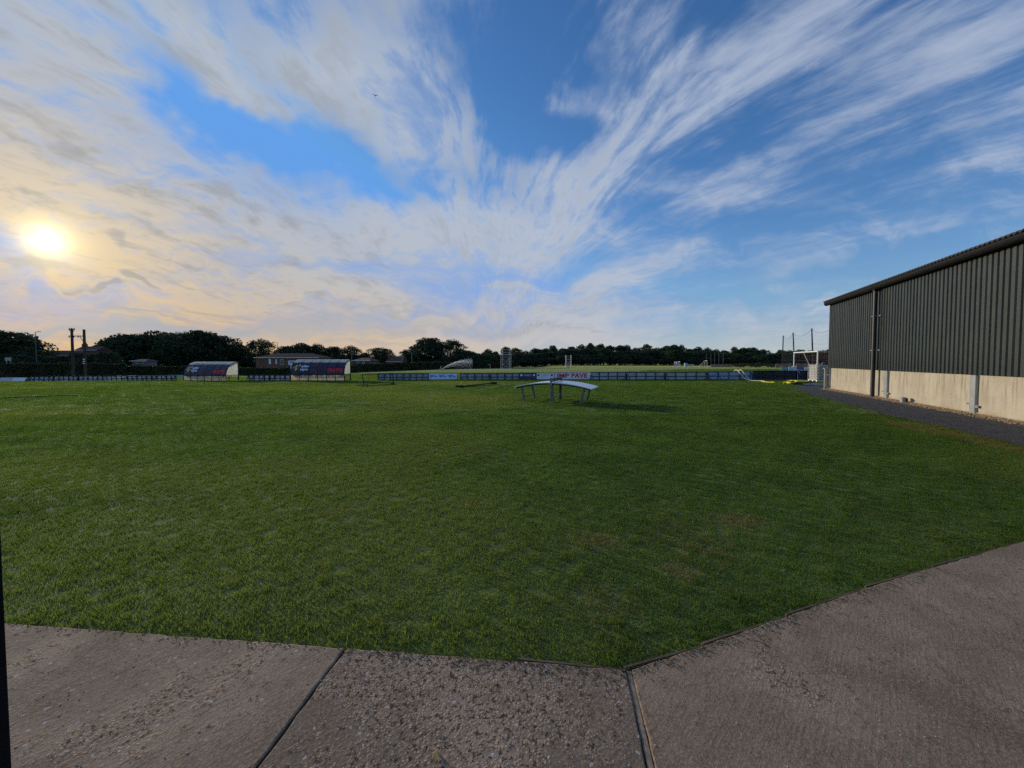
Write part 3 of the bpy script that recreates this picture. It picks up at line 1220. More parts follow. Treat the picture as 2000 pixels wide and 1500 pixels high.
# dark steel post close to the camera
q = at_z(25, 1500, .35)
p = Vector((q.x - .075, q.y - .075, 0))
po = thing('veranda_post', 'dark square steel post rising from the patio edge, cut off by the frame', 'post', (p.x, p.y, SLAB_Z))
bevel(MB().box(-.075, .075, -.075, .075, .012, 2.9).build('shaft', M['black'], po), .006, 2)
MB().box(-.14, .14, -.14, .14, 0, .012).build('base_plate', M['black'], po)

# ------------------------------------------------------------------ advertising hoardings
def frame_of(pa, pb):
    d = pb - pa
    return math.atan2(d.y, d.x), math.hypot(d.x, d.y)


FR = {
    'dark': (M['steel_dark'], pm('grey_board_back', (.55, .57, .58), .6, .3, 2)),
    'mid': (pm('dark_blue_frame', (.012, .026, .055), .5, .25), pm('grey_green_board_back', (.30, .36, .38), .55, .25, 2)),
    'pale': (pm('dark_teal_frame', (.012, .03, .05), .5, .25), pm('pale_banner_back', (.40, .47, .52), .6, .15, 2)),
    'blue': (pm('blue_frame', (.012, .055, .22), .5, .2), pm('pale_blue_board_back', (.33, .42, .58), .55, .15, 2)),
    'navy': (pm('navy_frame', (.008, .022, .075), .5, .25), pm('navy_board_back', (.018, .028, .042), .5, .3, 2)),
}


def hoarding(x0, x1, y0, y1, hpx, bays, style, label, group, strut=(0, 1, 2), sag=False):
    pa, pb = at_ground(x0, y0), at_ground(x1, y1)
    rz, L = frame_of(pa, pb)
    H = hpx / FPX * (pa.y + pb.y) / 2
    fm, bm = FR[style]
    t = thing('hoarding', label, 'hoarding', pa, rz, group)
    t.rotation_euler.y = -math.asin((pb.z - pa.z) / L) if L else 0
    w = .055
    P = MB()
    if sag:
        top = [(x, .035, H - .02) for x in np.linspace(0, L, bays * 8 + 1)]
        bot = [(x, .035 + random.uniform(0, .02), .05 + .09 * abs(math.sin(math.pi * x / L * bays)) * random.uniform(.2, .35)) for x in np.linspace(0, L, bays * 8 + 1)]
        n = len(top)
        P.add(top + bot, [(i, n + i, n + i + 1, i + 1) for i in range(n - 1)])
        o = P.build('banner', bm, t)
    else:
        o = P.box(.01, L - .01, .03, .042, .05, H - .03).build('panel', bm, t)
    for z, nm in ((H - w / 2, 'top_rail'), (H * .47, 'mid_rail'), (w / 2 + .02, 'bottom_rail')):
        MB().box(0, L, -.022, .026, z - w * .45, z + w * .45).build(nm, fm, t)
    for i in range(bays + 1):
        x = min(max(L * i / bays, w / 2), L - w / 2)
        MB().box(x - w / 2, x + w / 2, -.027, .029, 0, H - .002).build('upright', fm, t)
    for s in strut:
        x = min(max(L * s / bays, .05), L - .05)
        MB().bar((x, -.03, H - .05), (x + .10, -.42, .02), .045, .03).build('strut', fm, t)
    return t


G1 = 'dark framed hoardings left of the left dugout'
L1 = 'grey board in black frame, in the long hoarding row beside the smaller dugout'
for k in range(6):
    a = 57 + 48 * k
    hoarding(a, a + 47.4, 746 - k * .38, 746 - (k + 1) * .38, 10.6, 5, 'dark', L1, G1, (1, 3, 5) if k % 2 else (0, 2, 4))
G2 = 'hoardings between the dugouts'
for k, (a, b) in enumerate(((486, 526.6), (527.4, 567))):
    hoarding(a, b, 744.2, 744.4, 12, 4, 'dark', 'low grey hoarding in black frame standing between the two dugouts', G2, (0, 1, 3) if k == 0 else (1, 3))
G3 = 'hoardings behind the tennis style table and pop up goal'
L3 = 'low hoarding with dark blue frame and grey green board, beside the pale blue sign'
for a, b in ((738, 787.4), (788, 838)):
    hoarding(a, b, 743.2, 743.1, 14, 4, 'mid', 'low dark blue framed hoarding standing behind the upright black pop-up goal', G3 + ' west', (0, 1, 3))
for a, b in ((898, 956), (956.6, 1015)):
    hoarding(a, b, 742.9, 742.7, 14.2, 4, 'mid', L3, G3, (0, 2, 4))
G4 = 'pale banner hoardings'
for a, b in ((1153, 1223), (1223.6, 1299), (1299.6, 1380)):
    hoarding(a, b, 742.6, 742.2, 16.2, 4, 'pale', 'low hoarding with pale sagging banner in thin dark frame, right of the red lettered sign', G4, (0, 4), True)
hoarding(1381, 1467, 742.2, 742, 17.0, 4, 'blue', 'low bright blue framed hoarding with two pale hoses hanging over it', None, (0, 1, 3, 4))
G5 = 'navy hoardings by the tank'
hoarding(1468, 1557, 741.9, 741.7, 18.0, 4, 'navy', 'dark navy hoarding behind the yellow hose, long with four bays', None, (0, 4))
hoarding(1558, 1597, 741.6, 741.5, 18.2, 2, 'navy', 'short dark navy hoarding touching the caged white tank', None, (0, 1))


# ------------------------------------------------------------------ sign boards facing the camera
def sign(x0, x1, yb, hpx, face, label, deco=(), tilt=16, cat='sign', name='sign_board', side=None):
    pa, pb = at_ground(x0, yb), at_ground(x1, yb)
    rz, L = frame_of(pa, pb)
    H = hpx / FPX * pa.y
    t = thing(name, label, cat, pa, rz)
    tl = R(tilt)
    Ls = H / math.cos(tl)
    y0 = -.28
    b = MB().box(0, L, 0, .02, .07, Ls).build('board', face, t)
    b.location = (0, y0, 0)
    b.rotation_euler = (-tl, 0, 0)
    # frame and back leg
    f = MB().box(-.02, L + .02, .004, .03, Ls, Ls + .035).box(-.025, 0, .003, .03, .0, Ls).box(L, L + .025, .003, .03, .0, Ls).box(0, L, .005, .03, .0, .07).build('frame', side or FR['mid'][0], t)
    f.location = (0, y0, 0)
    f.rotation_euler = (-tl, 0, 0)
    yt = y0 + math.sin(tl) * Ls
    for xx in (.0, L):
        g = MB()
        for xo in (xx - .012, xx + .012):
            g.v += [(xo, y0 + .05, .02), (xo, yt + .03, H - .01), (xo, yt + .36, .02)]
        g.f += [(0, 1, 2), (5, 4, 3), (0, 3, 4, 1), (1, 4, 5, 2), (2, 5, 3, 0)]
        g.build('side_cheek', side or FR['mid'][0], t)
    for me, mat, u, v in deco:
        me.materials.clear()
        me.materials.append(mat)
        o = mobj('lettering', me, b, (u * L, -.006, .07 + v * (Ls - .07)))
    return t, L, Ls - .07


def poly_me(pts):
    return MB().add([(x, 0, z) for x, z in pts], [tuple(range(len(pts)))]).mesh('mark')


def disc(r, n=14, sx=1.0):
    return poly_me([(r * sx * math.cos(2 * math.pi * i / n), r * math.sin(2 * math.pi * i / n)) for i in range(n)])


M['sky_board'] = pm('pale_blue_board', (.40, .58, .82), .5, .08, 2)
M['white_board'] = pm('white_board', (.62, .68, .76), .5, .08, 2)
M['navy_board'] = pm('navy_board', (.015, .028, .085), .5, .15, 2)
M['ink'] = pm('dark_ink', (.012, .016, .04), .5, .1, 2)
M['magenta'] = pm('crimson_print', (.50, .012, .055), .5, .1, 2)
M['pale_ink'] = pm('pale_grey_print', (.34, .40, .47), .5, .1, 2)
M['white_ink'] = pm('white_print', (.75, .77, .8), .5, .1, 2)
M['teal'] = pm('teal_board', (.20, .42, .40), .5, .15, 2)
M['purple'] = pm('purple_board', (.13, .11, .30), .5, .15, 2)
M['green_print'] = pm('green_print', (.02, .26, .13), .5, .1, 2)

deco = []
d_ = (at_ground(837, 742) - at_ground(894, 742)).length
for k in range(3):
    u0 = .045 + k * .325
    me = fit_text('tps', d_ * .165, .30, .012, .12)
    deco.append((me, M['ink'], u0, .26))
    deco.append((disc(.062, 12, 1.0), M['ink'], u0 + .215, .46))
    deco.append((poly_me([(0, -.03), (.08, .02), (.05, .09), (.015, .06)]), M['pale_ink'], u0 + .245, .52))
sign(837.5, 893.5, 742.2, 13, M['sky_board'], 'pale blue board with dark lettering repeated three times, among the hoardings', deco, 20)


def flags(mat, L):
    out = []
    for u in (.035, .80):
        out.append((poly_me([(0, .02), (.04, .16), (.20, .16), (.16, .02), (.11, -.02), (.05, 0)]), mat, u, .52))
    return out


d_ = (at_ground(1015, 742) - at_ground(1047, 742)).length
sign(1015, 1047, 742, 13.6, M['navy_board'], 'navy board with white lettering between two white marks', flags(M['white_ink'], d_) + [(fit_text('STREETS', d_ * .46, .15), M['pale_print'], .25, .50)], 16)
sign(1048, 1082, 742, 13.4, M['sky_board'] if False else M['white_board'], 'pale board with faint grey lettering between two dark marks', flags(M['ink'], d_) + [(fit_text('STREETS', d_ * .46, .15), M['pale_ink'], .25, .50)], 12)
d_ = (at_ground(1084, 742) - at_ground(1152, 742)).length
im1, im2 = fit_text('IMP', d_ * .34, .40, .035), fit_text('PAVE', d_ * .45, .40, .035)
iw1, iw2 = fit_text('IMP', d_ * .33, .37, -.008), fit_text('PAVE', d_ * .44, .37, -.008)
t_, L_, h_ = sign(1083.5, 1152, 742, 14.2, M['white_board'], 'white board with big crimson letters in outline, behind the curved table', [(im1, M['magenta'], .06, .22), (im2, M['magenta'], .465, .22)], 10, side=FR['blue'][0])
# pale boards at the far left end of the row
sign(2, 26, 746, 8.6, pm('lilac_grey_board', (.46, .46, .52), .5, .1), 'plain lilac grey board leaning at the far end of the long hoarding row', (), 32)
sign(26.8, 53, 746, 8.6, M['white_board'], 'plain white board leaning next to the lilac grey board', (), 32)


# teal strips lying beyond the hoardings
def low_board(x0, x1, yt, Y, h, mat, label, deco=(), name='sign_board'):
    pa, pb = on_ground(x0, Y), on_ground(x1, Y)
    ztop = at_depth((x0 + x1) / 2, yt, Y).z
    L = (pb - pa).length
    zb = ztop - h - pa.z
    t = thing(name, label, 'sign', pa, 0.0)
    b = MB().box(0, L, 0, .02, zb, zb + h).build('board', mat, t)
    for x in (.06, L - .06):
        MB().box(x - .025, x + .025, .021, .06, -.05, zb + h).build('upright', FR['mid'][0], t)
    for me, mt, u, v in deco:
        me.materials.clear()
        me.materials.append(mt)
        mobj('mark', me, b, (u * L, -.006, zb + v * h))
    return t


low_board(327, 357, 732.5, 50, .34, M['teal'], 'long teal board behind the left end of the smaller dugout')
low_board(229, 265, 733.2, 50, .26, M['teal'], 'thin teal board behind the middle of the black framed hoarding row')
low_board(1526, 1539.6, 717, 35.5, .55, M['teal'], 'small teal board above the navy hoarding by the goal', [(disc(.05), M['ink'], .45, .5), (disc(.05), M['ink'], .9, .5)])
low_board(1540.2, 1554.8, 716.2, 35.5, .58, M['white_board'], 'small white board with grey strip above the navy hoarding', [(poly_me([(0, -.05), (.38, -.05), (.38, .05), (0, .05)]), M['pale_ink'], .12, .58)])
low_board(1555.6, 1570.8, 716.2, 35.5, .58, M['purple'], 'purple board with pale disc standing under the white goal', [(disc(.15), M['pale_ink'], .2, .4), (poly_me([(0, -.04), (.34, -.04), (.34, .04), (0, .04)]), M['white_ink'], .42, .4)])
low_board(1571.4, 1589.6, 717, 35.5, .55, M['white_board'], 'white board with green double arch mark standing under the white goal', [(poly_me([(-.2, -.1), (-.16, .06), (-.09, .12), (0, .07), (.09, .12), (.16, .06), (.2, -.1)]), M['green_print'], .5, .55)])
low_board(1590.2, 1596, 717, 35.5, .55, M['navy_board'], 'narrow navy board with pale oval beside the near goal post', [(disc(.1, 12, .6), M['white_ink'], .4, .5)])


# ------------------------------------------------------------------ dugouts
def dirty_panel_mat():
    m = bpy.data.materials.new('grimy_translucent_panel')
    m.use_nodes = True
    T = NT(m.node_tree)
    b = T.n['Principled BSDF']
    tcn = T.add('ShaderNodeTexCoord')
    x, y, z = T.sep(tcn.outputs['Object'])
    n1 = T.noise(T.xyz(T.m('MULTIPLY', x, 2.2), T.m('MULTIPLY', z, 1.6)), 2.2, 4, .6)
    f = T.smooth(T.m('ADD', T.m('MULTIPLY', z, 1.7), T.m('MULTIPLY', T.m('SUBTRACT', n1, .5), 1.3)), .50, 1.0)
    c = T.mix(f, (.80, .70, .48), (.24, .20, .14))
    T.plug(b.inputs['Base Color'], c)
    b.inputs['Roughness'].default_value = .5
    tr = T.add('ShaderNodeBsdfTranslucent')
    T.plug(tr.inputs[0], c)
    ms = T.add('ShaderNodeMixShader')
    ms.inputs[0].default_value = .45
    T.l.new(b.outputs[0], ms.inputs[1])
    T.l.new(tr.outputs[0], ms.inputs[2])
    T.l.new(ms.outputs[0], T.n['Material Output'].inputs[0])
    return m


M['grimy'] = dirty_panel_mat()


def dugout(x0, x1, yb, hpx, label, chev):
    pa, pb = at_ground(x0, yb), at_ground(x1, yb)
    rz, L = frame_of(pa, pb)
    H = hpx / FPX * pa.y
    D_ = 1.15
    t = thing('dugout', label, 'dugout', pa, rz)
    print('dugout', pa, L, H)

    def prof(v):
        """profile point for height fraction v"""
        s = min(1, max(0, (v - .30) / .70))
        a = math.asin(s)
        return D_ * (1 - math.cos(a)), v * H, a

    def surf(x, v, off):
        y, z, a = prof(v)
        return (x, y - off * math.cos(a), z + off * math.sin(a))

    def curved(xa, xb, va, vb, n, off, mat, name):
        mb = MB()
        aa, ab = prof(va)[2], prof(vb)[2]
        for i in range(n + 1):
            a = aa + (ab - aa) * i / n
            y, z = D_ * (1 - math.cos(a)), .3 * H + .7 * H * math.sin(a)
            for o_ in (off, off - .012):
                for x in (xa, xb):
                    mb.v.append((x, y - o_ * math.cos(a), z + o_ * math.sin(a)))
        for i in range(n):
            q = 4 * i
            mb.f += [(q, q + 1, q + 5, q + 4), (q + 3, q + 2, q + 6, q + 7), (q + 2, q, q + 4, q + 6), (q + 1, q + 3, q + 7, q + 5)]
        e = 4 * n
        mb.f += [(0, 2, 3, 1), (e, e + 1, e + 3, e + 2)]
        return mb.build(name, mat, t, smooth=False)

    nb = 6
    wf = .045
    for k in range(nb):
        xa, xb = L * k / nb + wf / 2 + .003, L * (k + 1) / nb - wf / 2 - .003
        MB().box(xa, xb, .004, .016, .05, .30 * H - .03).build('back_panel', M['grimy'], t)
        curved(xa, xb, .31, .605, 5, .004, M['navy'], 'printed_panel')
        curved(xa, xb, .615, .86, 5, .004, M['navy'], 'printed_panel')
        curved(xa, xb, .865, 1.0, 6, .022, M['polycarb'], 'roof_panel')
    for k in range(nb + 1):
        x = min(max(L * k / nb, wf / 2), L - wf / 2)
        mb = MB()
        pts_ = [(x, 0, 0), (x, 0, .3 * H)] + [(x, D_ * (1 - math.cos(a)), .3 * H + .7 * H * math.sin(a)) for a in np.linspace(.1, math.pi / 2, 10)]
        for p, q in zip(pts_[:-1], pts_[1:]):
            mb.bar(p, q, wf, .035, up=(1, 0, 0)) if False else mb.tube([p, q], .024, 6)
        mb.build('rib', M['steel_dark'], t)
    for y, z, nm in ((0, .02, 'base_rail'), (0, .30 * H, 'back_rail'), (D_, H - .045, 'front_rail')):
        MB().box(0, L, y - .03, y + .03, z - .03, z + .03).build(nm, M['steel_dark'], t)
    for x in (.03, L - .03):
        MB().box(x - .035, x + .035, D_ - .04, D_ + .03, 0, H - .03).build('front_post', M['steel_dark'], t)
        MB().box(x - .02, x + .02, 0, D_, .0, .04).build('side_rail', M['steel_dark'], t)
        MB().box(x - .02, x + .02, .03, D_ - .04, .30 * H, .30 * H + .05).build('side_rail', M['steel_dark'], t)
        e = MB()
        ps = [(.04, .33 * H)] + [(D_ * (1 - math.cos(a)) + .03, .3 * H + .7 * H * math.sin(a) - .03) for a in np.linspace(.12, 1.45, 9)] + [(D_ - .05, .97 * H), (D_ - .05, .33 * H)]
        for xo in (x - .006, x + .006):
            e.v += [(xo, y, z) for y, z in ps]
        n = len(ps)
        e.f += [tuple(range(n)), tuple(range(2 * n - 1, n - 1, -1))] + [(i, (i + 1) % n, n + (i + 1) % n, n + i) for i in range(n)]
        e.build('end_panel', M['polycarb'], t)
    b = MB().box(.08, L - .08, .18, .55, .38, .43).build('bench_seat', M['steel_dark'], t)
    for x in np.linspace(.15, L - .15, 5):
        MB().box(x - .02, x + .02, .35, .40, .0, .38).build('bench_leg', M['steel_dark'], b)

    def onto(me, mat, name='lettering', off=.016):
        for v in me.vertices:
            v.co = surf(v.co.x * L, v.co.z, off)
        me.materials.clear()
        me.materials.append(mat)
        return mobj(name, me, t)

    def mark(pts_, mat, off=.016):
        bm = bmesh.new()
        bm.faces.new([bm.verts.new((x, 0, z)) for x, z in pts_])
        bmesh.ops.triangulate(bm, faces=bm.faces[:])
        bmesh.ops.subdivide_edges(bm, edges=bm.edges[:], cuts=3, use_grid_fill=True)
        me = bpy.data.meshes.new('print_mark')
        bm.to_mesh(me)
        bm.free()
        onto(me, mat, 'print_mark', off)

    def words(s, u0, u1, v0, v1, mat, bold=0.0, shear=0.0):
        me = fit_text(s, u1 - u0, v1 - v0, bold, shear)
        for v in me.vertices:
            v.co = (v.co.x + u0, 0, v.co.z + v0)
        onto(me, mat)

    mark([(.050, .64), (.107, .77), (.107, .635), (.09, .65)], M['yellow_print'])
    mark([(.060, .59), (.117, .59), (.113, .53), (.079, .44), (.085, .56)], M['yellow_print'])
    mark([(.153 + .021 * math.cos(i * .628), .717 + .045 * math.sin(i * .628)) for i in range(10)], M['pink_print'])
    words('allen', .18, .327, .635, .745, M['pale_print'], .03, .2)
    words('signs', .167, .32, .46, .60, M['pale_print'], .03, .2)
    for c_ in chev:
        mark(c_, M['red_dark'])
    mark([(.516, .60), (.60, .60), (.555, .41)], M['maroon_print'], .014)
    mark([(.53, .82), (.64, .84), (.585, .71)], M['maroon_print'], .014)
    words('IMPS', .687, .964, .40, .60, M['red'], .05)
    mark([(.83, .84), (.915, .85), (.90, .865), (.83, .86)], M['red_dark'])
    return t


dugout(567.5, 673, 744, 41.6, 'larger curved team shelter with dark printed back and red lettering, by the white mini goal',
       [[(.495, .86), (.459, .86), (.400, .64), (.43, .64)], [(.400, .60), (.43, .60), (.51, .33), (.475, .33)]])
dugout(358.5, 442, 744, 37, 'smaller curved team shelter with faded printed back, beside the row of black framed hoardings',
       [[(.475, .86), (.505, .86), (.465, .66), (.435, .66)], [(.44, .60), (.475, .60), (.365, .35), (.325, .35)]])


# ------------------------------------------------------------------ curved ball table
na, nb_ = at_ground(1026, 786.5), at_ground(1140, 788)
tr, tl_ = frame_of(na, nb_)
tr = R(-22)
tc_ = Vector((1.74, 15.0, 0))
tab = thing('ball_table', 'curved white ball game table with dark net board and grey legs on the grass', 'table', (tc_.x, tc_.y, gz(tc_.x, tc_.y)), tr)
TL, TW = 3.0, 1.5
M['table_top'] = pm('glossy_white_laminate', (.66, .70, .75), .28, .06, 2, spec=.6)
tp = MB()
N_ = 28


def tz(x):
    return .76 - .20 * (2 * x / TL) ** 2


for i in range(N_ + 1):
    x = -TL / 2 + TL * i / N_
    for dz_ in (0, -.035):
        for y in (-TW / 2, TW / 2):
            tp.v.append((x, y, tz(x) + dz_))
for i in range(N_):
    q = 4 * i
    tp.f += [(q, q + 4, q + 5, q + 1), (q + 2, q + 3, q + 7, q + 6), (q, q + 2, q + 6, q + 4), (q + 1, q + 5, q + 7, q + 3)]
tp.f += [(0, 1, 3, 2), (4 * N_, 4 * N_ + 2, 4 * N_ + 3, 4 * N_ + 1)]
bevel(tp.build('table_top', M['table_top'], tab), .006, 2)
for s in (-1, 1):
    fb = MB()
    xsb = np.linspace(-TL / 2 + .08, TL / 2 - .08, 15)
    for a, b in zip(xsb[:-1], xsb[1:]):
        fb.bar((a, s * .62, tz(a) - .062), (b, s * .62, tz(b) - .062), .05, .05)
    fb.build('rail', M['steel_dark'], tab)
M['leg_grey'] = pm('grey_table_leg', (.12, .14, .16), .45, .2, 5)
for xt, xb in ((-1.22, -1.08), (0, 0), (1.22, 1.08)):
    r_ = .045 if xt == 0 else .032
    for s in (-1, 1):
        MB().bar((xt, s * .62, tz(xt) - .085), (xb, s * .62, .0), r_ * 2, r_ * 2, up=(0, 1, 0)).build('leg', M['leg_grey'], tab)
        MB().box(xb - .07, xb + .07, s * .62 - .05, s * .62 + .05, 0, .012).build('foot', M['leg_grey'], tab)
    xm = xt + (xb - xt) * .72
    MB().bar((xm, -.60, .18), (xm, .60, .18), .035, .035).build('crossbar', M['leg_grey'], tab)
bevel(MB().box(-.018, .018, -.84, .84, .775, .915).build('net_board', pm('smoked_net_board', (.045, .038, .05), .3, .2, 3), tab), .004, 1)
MB().box(-.03, .03, -.80, -.752, .64, .93).build('net_post', M['galv'], tab)
MB().box(-.03, .03, .752, .80, .64, .93).build('net_post', M['galv'], tab)


# ------------------------------------------------------------------ goals
def net_grid(mb, A, B, C, D__, nu, nv, r):
    A, B, C, D__ = map(Vector, (A, B, C, D__))
    for i in range(nu + 1):
        f = i / nu
        mb.bar(A.lerp(B, f), D__.lerp(C, f), r)
    for j in range(nv + 1):
        f = j / nv
        mb.bar(A.lerp(D__, f), B.lerp(C, f), r)


M['net_red'] = pm('red_net', (.12, .02, .03), .8, .2)
M['net_dark'] = pm('dark_net', (.02, .02, .03), .8, .2)
M['net_white'] = pm('pale_net', (.40, .40, .42), .8, .2)


def goal(pa, pb, H, depth, r, label, netmat, topd=.5, cell=.3, group=None, name='football_goal', back=1, strand=.010):
    """pa, pb: feet of the posts on the ground; net to the left-hand normal when back=1"""
    rz, W_ = frame_of(pa, pb)
    t = thing(name, label, 'goal', pa, rz, group)
    dzz = pb.z - pa.z
    b = back
    for x, z0 in ((0, 0), (W_, dzz)):
        MB().tube([(x, 0, z0 - .02), (x, 0, H)], r, 8).build('post', M['white'], t)
    MB().tube([(-r, 0, H), (W_ + r, 0, H)], r, 8).build('crossbar', M['white'], t)
    for x in (0, W_):
        MB().tube([(x, 0, H - .02), (x, b * topd, H - .04), (x, b * depth, .05)], r * .5, 6).tube([(x, 0, .04), (x, b * depth, .05)], r * .5, 6).build('stanchion', M['white'], t)
    MB().tube([(0, b * depth, .05), (W_, b * depth, .05)], r * .5, 6).build('ground_bar', M['white'], t)
    nm = MB()
    net_grid(nm, (0, b * topd, H - .04), (W_, b * topd, H - .04), (W_, b * depth, .05), (0, b * depth, .05), max(2, int(W_ / cell)), max(2, int(H / cell)), strand)
    for x in (0, W_):
        net_grid(nm, (x, 0, H - .02), (x, b * topd, H - .04), (x, b * depth, .05), (x, 0, .05), max(1, int(depth / cell)), max(2, int(H / cell)), strand)
    nm.build('net', netmat, t)
    return t


P_near, P_far = on_ground(1596.5, 38.0), on_ground(1550.5, 44.6)
goal(P_far, P_near, 2.44, 1.9, .06, 'full size white football goal behind the navy hoardings and small boards', M['net_red'], .9, .30, back=1)
a, b = at_ground(690.5, 726), at_ground(714.8, 726)
goal(a, b, 12.6 / FPX * a.y, .7, .03, 'small white goal standing on the grass right behind the larger dugout', M['net_dark'], .25, .3)
a = at_ground(949.8, 719.8)
goal(a, on_ground(957.4, a.y), 7.6 / FPX * a.y, .8, .05, 'tiny distant white goal left of the tall scaffold tower', M['net_dark'], .4, .5)
Y_ = 150
a = on_ground(1318, Y_)
goal(on_ground(1317.2, Y_ + 3), on_ground(1321.5, Y_), 1.75, 1.0, .07, 'distant narrow white goal with open net, left of the purple netted goal', M['net_white'], .5, .6)
goal(on_ground(1324.6, Y_ + 4), on_ground(1327.8, Y_ - 1), 1.95, 2.0, .08, 'distant white goal with purple net beside the blue cabinet', pm('purple_net', (.22, .07, .15), .8, .2), .2, .3, back=-1, strand=.03)
goal(on_ground(1344.8, Y_), on_ground(1354.6, Y_), .82, .5, .05, 'distant low wide white goal right of the blue cabinet', M['net_white'], .2, .4)
goal(on_ground(1376.6, 120), on_ground(1381.2, 118), 2.0, 1.9, .055, 'distant tall white goal with brown net sloping to the right', pm('brown_net', (.16, .07, .06), .8, .2), .3, .3, back=-1, strand=.022)
p = on_ground(1339.5, Y_)
cb = thing('cabinet', 'pale blue upright cabinet standing among the distant goals', 'cabinet', p)
MB().box(-.5, .5, -.5, .5, 0, 1.35).build('body', pm('pale_blue_paint', (.30, .42, .52), .5, .1), cb)
MB().box(-.02, .02, -.51, -.50, .1, 1.3).build('door_gap', M['ink'], cb)
# upright black pop-up goal
a, b = at_ground(711, 755), at_ground(768.6, 751.5)
rz, L = frame_of(a, b)
pg = thing('pop_up_goal', 'black framed pop-up goal standing upright on the grass', 'goal', a, rz)
H1 = 24.5 / FPX * a.y
tb = M['black']
MB().bar((0, 0, 0), (-.10, .05, H1), .07, .05).build('post', tb, pg)
MB().bar((L, 0, 0), (L - .02, .05, H1 - .0), .05, .04).build('post', tb, pg)
MB().tube([(-.10, .05, H1 - .02), (L * .5, .05, H1 - .05), (L - .02, .05, H1 - .01)], .017, 6).build('crossbar', tb, pg)
MB().tube([(0, 0, .03), (L, 0, .03)], .016, 6).build('ground_bar', tb, pg)
MB().tube([(0, 0, .05), (.02, .75, .06), (L * .75, .85, .08)], .013, 6).build('rear_bar', tb, pg)
MB().box(-.12, .06, -.10, .10, 0, .04).build('foot', tb, pg)
MB().box(L - .06, L + .12, -.10, .10, 0, .04).build('foot', tb, pg)
for x in (.22, L - .10):
    MB().tube([(x, -.04, .04), (x, .06, .04)], .05, 8).build('wheel', tb, pg)
nm = MB()
net_grid(nm, (-.08, .06, H1 - .05), (L - .03, .06, H1 - .05), (L * .8, .82, .08), (.02, .74, .06), 10, 5, .004)
nm.build('net', M['net_dark'], pg)
# folded black goal lying flat
a, b = at_ground(898, 757), at_ground(969, 750.6)
rz, L = frame_of(a, b)
fg = thing('folded_goal', 'black folded goal frame lying flat on the grass near the white line', 'goal', a, rz)
for y, z in ((0, .04), (.10, .045), (.22, .04)):
    MB().tube([(.0, y, z + .02), (L * .35, y + .03, z), (L, y, z + .03)], .022, 6).build('tube', tb, fg)
for x in (.02, .22, L - .25, L):
    MB().box(x - .05, x + .05, -.05, .28, .0, .12).build('joint', tb, fg)
nm = MB()
for i in range(60):
    x = random.uniform(.1, L - .1)
    nm.bar((x, random.uniform(-.05, .3), .05), (x + random.uniform(-.2, .2), random.uniform(-.05, .3), random.uniform(.03, .10)), .012)
nm.build('net', M['net_dark'], fg)


# ------------------------------------------------------------------ pitch lines
def line(pxs, w=.075, name='pitch_line', z=.034, mat=None):
    ps = [at_ground(x, y) for x, y in pxs]
    mb = MB()
    out = []
    for p, q in zip(ps[:-1], ps[1:]):
        n = max(2, int((q - p).length / .6))
        for i in range(n):
            out.append(p.lerp(q, i / n))
    out.append(ps[-1])
    for i, p in enumerate(out):
        d = (out[min(i + 1, len(out) - 1)] - out[max(i - 1, 0)]).normalized()
        s = Vector((-d.y, d.x, 0)) * w / 2
        for q in (p - s, p + s):
            mb.v.append((q.x, q.y, gz(q.x, q.y) + z))
    mb.f = [(2 * i, 2 * i + 1, 2 * i + 3, 2 * i + 2) for i in range(len(out) - 1)]
    return tag(mb.build(name, mat or M['paint_line']), kind='structure')


line([(742, 760), (815, 750)])
line([(826, 764), (930, 749.5)])
line([(930, 765), (1008, 749)])
line([(640, 761), (705, 755.5), (760, 748)])
line([(0, 778.3), (140, 772.8)], .05, mat=pm('worn_line_paint', (.13, .17, .06), 1.0, .3, 3, spec=.02))
a = [at_ground(x, y, .03) for x, y in ((-30, 778.2), (60, 774.6), (120, 772.2), (150, 772.0))]
o = MB().tube(a, .022, 6).build('irrigation_pipe', M['black'])
tag(o, 'thin black pipe lying on the grass along a white pitch line', 'pipe')


